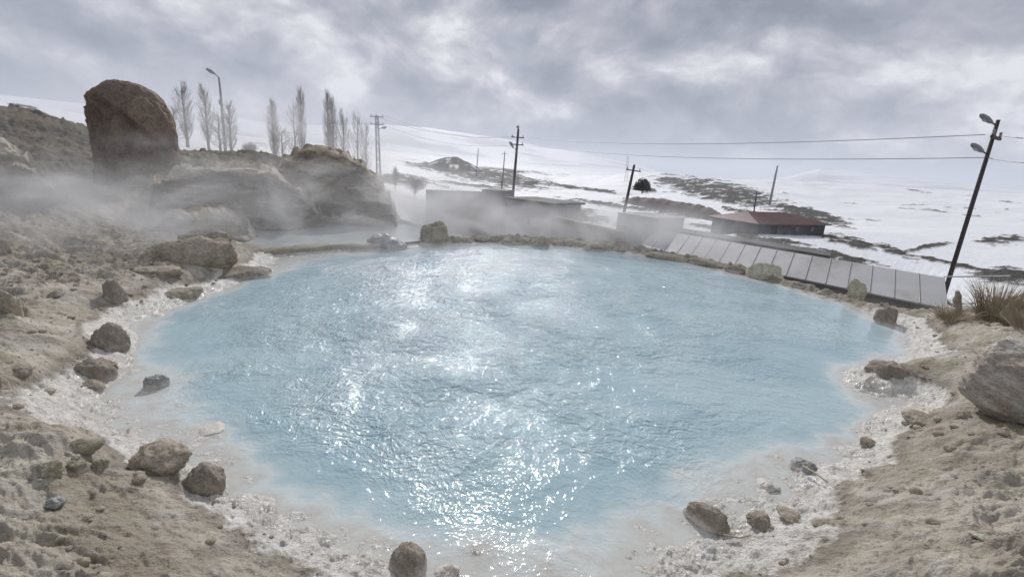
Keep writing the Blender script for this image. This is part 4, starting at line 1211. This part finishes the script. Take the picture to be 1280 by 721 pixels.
bush('bush', 'round bare bush on the snow right of the street lamp', 312, 165, 188, 60, 26, 5)
bush('bush', 'narrow bare bush right of the lattice mast', 494, 180, 212, 90, 14, 6)
bush('bush', 'round twiggy bush in the valley left of the peaked knoll', 519, 188, 214, 90, 34, 7, nb=180)
DARK = simple('dark_evergreen', (.06, .06, .045), .9, .3, 3, .01)
def dense_bush(label, px, yt, yb, D, wpx, seed):
    hp = hit(px, yb, 30); D = math.hypot(hp.x, hp.y); x, y, zb = hp; zt = zat(px, yt, D); H = zt - zb; W = wpx / F_PX * depth_of((x, y, zb)) / 2
    rs = random.Random(seed); root = empty('bush', (x, y, zb)); tag(root, label, 'bush')
    MB().tube([(0, 0, -.5), (0, 0, H * .3)], [.10, .05], 6).build('trunk', BARK, root)
    cb = MB()
    for k in range(1500):
        a = rs.random() * 6.28; cz = rs.uniform(-.1, 1); rr = rs.random() ** .33 * (1 + .15 * math.sin(a * 3))
        s_ = math.sqrt(max(0, 1 - cz * cz)); c = Vector((math.cos(a) * s_ * W * rr, math.sin(a) * s_ * W * rr, H * max(0.02, cz) * rr))
        u = Vector((rs.gauss(0, 1), rs.gauss(0, 1), rs.gauss(0, 1))).normalized() * W * .16; v = u.orthogonal().normalized() * W * .08
        cb.poly([c - u, c - v, c + u, c + v])
    cb.build('crown', DARK, root)
dense_bush('dark rounded bush on the snow left of the dark rocks', 803, 224, 238, 150, 20, 3)

# ------------------------------------------------------------------ right rim: dry grass, stake, sheet
STRAW = simple('dry_straw', (.36, .30, .21), .85, .3, 5, .002)
def grass(label, px, py, hpx, wpx, n, seed, z=None):
    rs = random.Random(seed); g = hit(px, py); k = depth_of(g) / F_PX; H = hpx * k; W = wpx * k / 2
    mb = MB()
    for i in range(n):
        a = rs.random() * 6.28; rr = rs.random() ** .6 * W * .55
        b = Vector((math.cos(a) * rr, math.sin(a) * rr, -.03)); h = H * rs.uniform(.35, 1)
        ln = Vector((math.cos(a), math.sin(a), 0)) * rs.uniform(.1, .9) * W + Vector((rs.uniform(-.05, .05), rs.uniform(-.05, .05), 0))
        w_ = rs.uniform(.003, .007); pts = []
        droop = rs.uniform(0, .25) * h
        for j in range(5):
            t_ = j / 4; pts.append(b + ln * t_ ** 1.6 + Vector((0, 0, h * t_ - droop * t_ ** 3)))
        mb.tube(pts, [w_, w_ * .9, w_ * .75, w_ * .5, w_ * .15], 3, False)
    return tag(mb.build('dry_grass', STRAW, None, loc=g), label, 'grass tuft')
grass('tall straw coloured dry grass tuft on the right rim beside the pale stone', 1242, 402, 62, 62, 420, 1)
grass('short reddish dry grass tuft between the broken post and the tall tuft', 1188, 402, 24, 50, 200, 2)
grass('low dry tuft at the right edge behind the huge boulder', 1285, 412, 34, 60, 200, 4)

def stick(label, pts, r):
    g = [Vector((*on_plane(a, b, z), z)) for a, b, z in pts]
    tag(MB().tube(g, [r * (1 - .15 * i) for i in range(len(g))], 7).build('branch', simple('bleached_branch', (.42, .36, .27), .85, .2, 6, .004, None, (1, 1, 1)), None, True), label, 'branch')
stick('bleached bent branch lying over the stones at the right edge', [(1290, 365, .85), (1265, 378, .75), (1250, 392, .6), (1262, 404, .5), (1290, 408, .5)], .028)

stick('thin twig lying between the shining wet stone and bare ground on the right shore', [(1004, 582, .12), (1018, 590, .15), (1034, 602, .16)], .008)
stick('short twig lying on the crust right of the long speckled stone', [(905, 668, .1), (925, 672, .13), (938, 668, .15)], .008)
def stake():
    g = hit(1193, 393, 5, 14); zb = g.z - .15; zt = zat(1190, 362, math.hypot(g.x, g.y))
    H = zt - zb; n = 12; V = []; F = []
    rs = random.Random(4)
    mb = MB(); mb.tube([(0, 0, 0), (.02, 0, H * .3), (.04, 0, H * .5), (-.02, .02, H * .7), (-.03, 0, H * .85), (-.08, 0, H)], [.075, .07, .05, .07, .05, .03], 9)
    o = mb.build('broken_post', M['tan'], None, False, loc=(g.x, g.y, zb)); tag(o, 'broken weathered post with a jagged top at the right end of the panelled roof', 'post')
    # thin wires/laths leading right from the shed roof
    a = sb + srise + Vector((0, 0, .08)); b = Vector((*azpos(1262, 12.5, 350), zat(1262, 345, 12.5)))
    tag(MB().tube([a, b], .02, 5).build('handrail', BM_['metal']), 'thin grey rail running right from the top of the panelled roof', 'rail')
stake()

# loose stones on the banks (small)
def pebbles():
    rs = random.Random(11); n = 0; mb_v = []; mb_f = []
    v, f = _ICO[3]
    XS = np.array([rs.uniform(-9, 9) for _ in range(2600)]); YS = np.array([rs.uniform(1.2, 11) for _ in range(2600)])
    h, sd = height(XS, YS)[:2]
    pxx, pyy = project(XS, YS, h)
    for x, y, z, s, a_, b_ in zip(XS, YS, h, sd, pxx, pyy):
        if s < .15 or s > 5 or not (-60 < a_ < 1340 and 250 < b_ < 800): continue
        r_ = .008 + .035 * rs.random() ** 3
        q_ = v[:, :] * (1 + .35 * fbm3(v * 1.7 + rs.random() * 90, 2)[:, None]) * np.array([r_ * rs.uniform(.8, 1.5), r_ * rs.uniform(.8, 1.3), r_ * .7])
        b0 = len(mb_v) and sum(len(k) for k in mb_v)
        mb_v.append(q_ + np.array([x, y, z + r_ * .15])); mb_f.append((n, f)); n += len(v)
    V = np.concatenate(mb_v); F = np.concatenate([np.array(f_) + o for o, f_ in mb_f])
    o = mesh_obj('gravel', V, F.tolist(), M['tan'], smooth=True)
    tag(o, 'small loose pebbles strewn over the beige banks', None, None, 'stuff')
pebbles()

# ------------------------------------------------------------------ air and steam
def air():
    mt, t = material('thin_air')
    v = t.n('ShaderNodeVolumePrincipled', None, Color=(.80, .84, .93), Density=.00034)
    v.inputs['Anisotropy'].default_value = .2
    t.n('ShaderNodeOutputMaterial', None, Volume=v.outputs[0])
    lo = float(GZ.min()) - 1; hi = max(float(GZ.max()), 30) + 6
    o = MB().box((0, 0, (lo + hi) / 2), (18400, 18400, hi - lo)).build('haze', mt)
    tag(o, 'thin pale haze over the whole valley', None, None, 'stuff')
air()

def steam(label, px, py, D, rx, ry, rz, dens, seed, rot=0.0, thr=.42, zc=None):
    mt, t = material('steam_volume')
    tc = t.n('ShaderNodeTexCoord').outputs['Object']; geo = t.n('ShaderNodeNewGeometry').outputs['Position']
    ln = t.vm('LENGTH', tc)
    fall = t.rng(ln, 1.0, .15, 0, 1)
    P_ = t.vm('ADD', t.vm('MULTIPLY', geo, (.42, .42, .62)), (seed * 3.7, seed * 1.3, 0))
    n_ = t.noise(P_, 1.0, 4, .58, 1.1)
    d = t.math('MULTIPLY', t.math('MULTIPLY', fall, t.rng(n_, thr, thr + .28, 0.06, 1)), dens)
    v = t.n('ShaderNodeVolumePrincipled', None, Color=(.93, .94, .97), Density=d)
    v.inputs['Anisotropy'].default_value = .3
    t.n('ShaderNodeOutputMaterial', None, Volume=v.outputs[0])
    vv, f = _ICO[3]
    x, y = azpos(px, D, py); z = zat(px, py, D) if zc is None else zc
    o = mesh_obj('steam', vv, f, mt, loc=(x, y, z)); o.scale = (rx, ry, rz); o.rotation_euler = (0, 0, R(rot))
    return tag(o, label, None, None, 'stuff')
steam('steam drifting below the brown mound on the left bank', 70, 268, 14.6, 7.5, 3.4, 2.3, .95, 1, 30, thr=.45)
steam('steam rising in front of the long outcrop', 370, 266, 16.5, 7.0, 3.2, 2.1, .95, 2, 20, thr=.47)
steam('steam at the far rim in front of the block wall and hut', 560, 276, 19, 6.5, 4.0, 2.4, .95, 3)
steam('steam blowing past the low wall and cabin', 790, 292, 17.5, 6.5, 3.0, 1.4, .95, 4, -15)
steam('thin veil of steam rising past the bare poplars', 320, 190, 30, 17, 7, 5.0, .24, 5, 15, thr=.44)
steam('faint steam lying over the far half of the pool', 560, 318, 11.5, 6.0, 3.0, .9, .12, 6, 0)
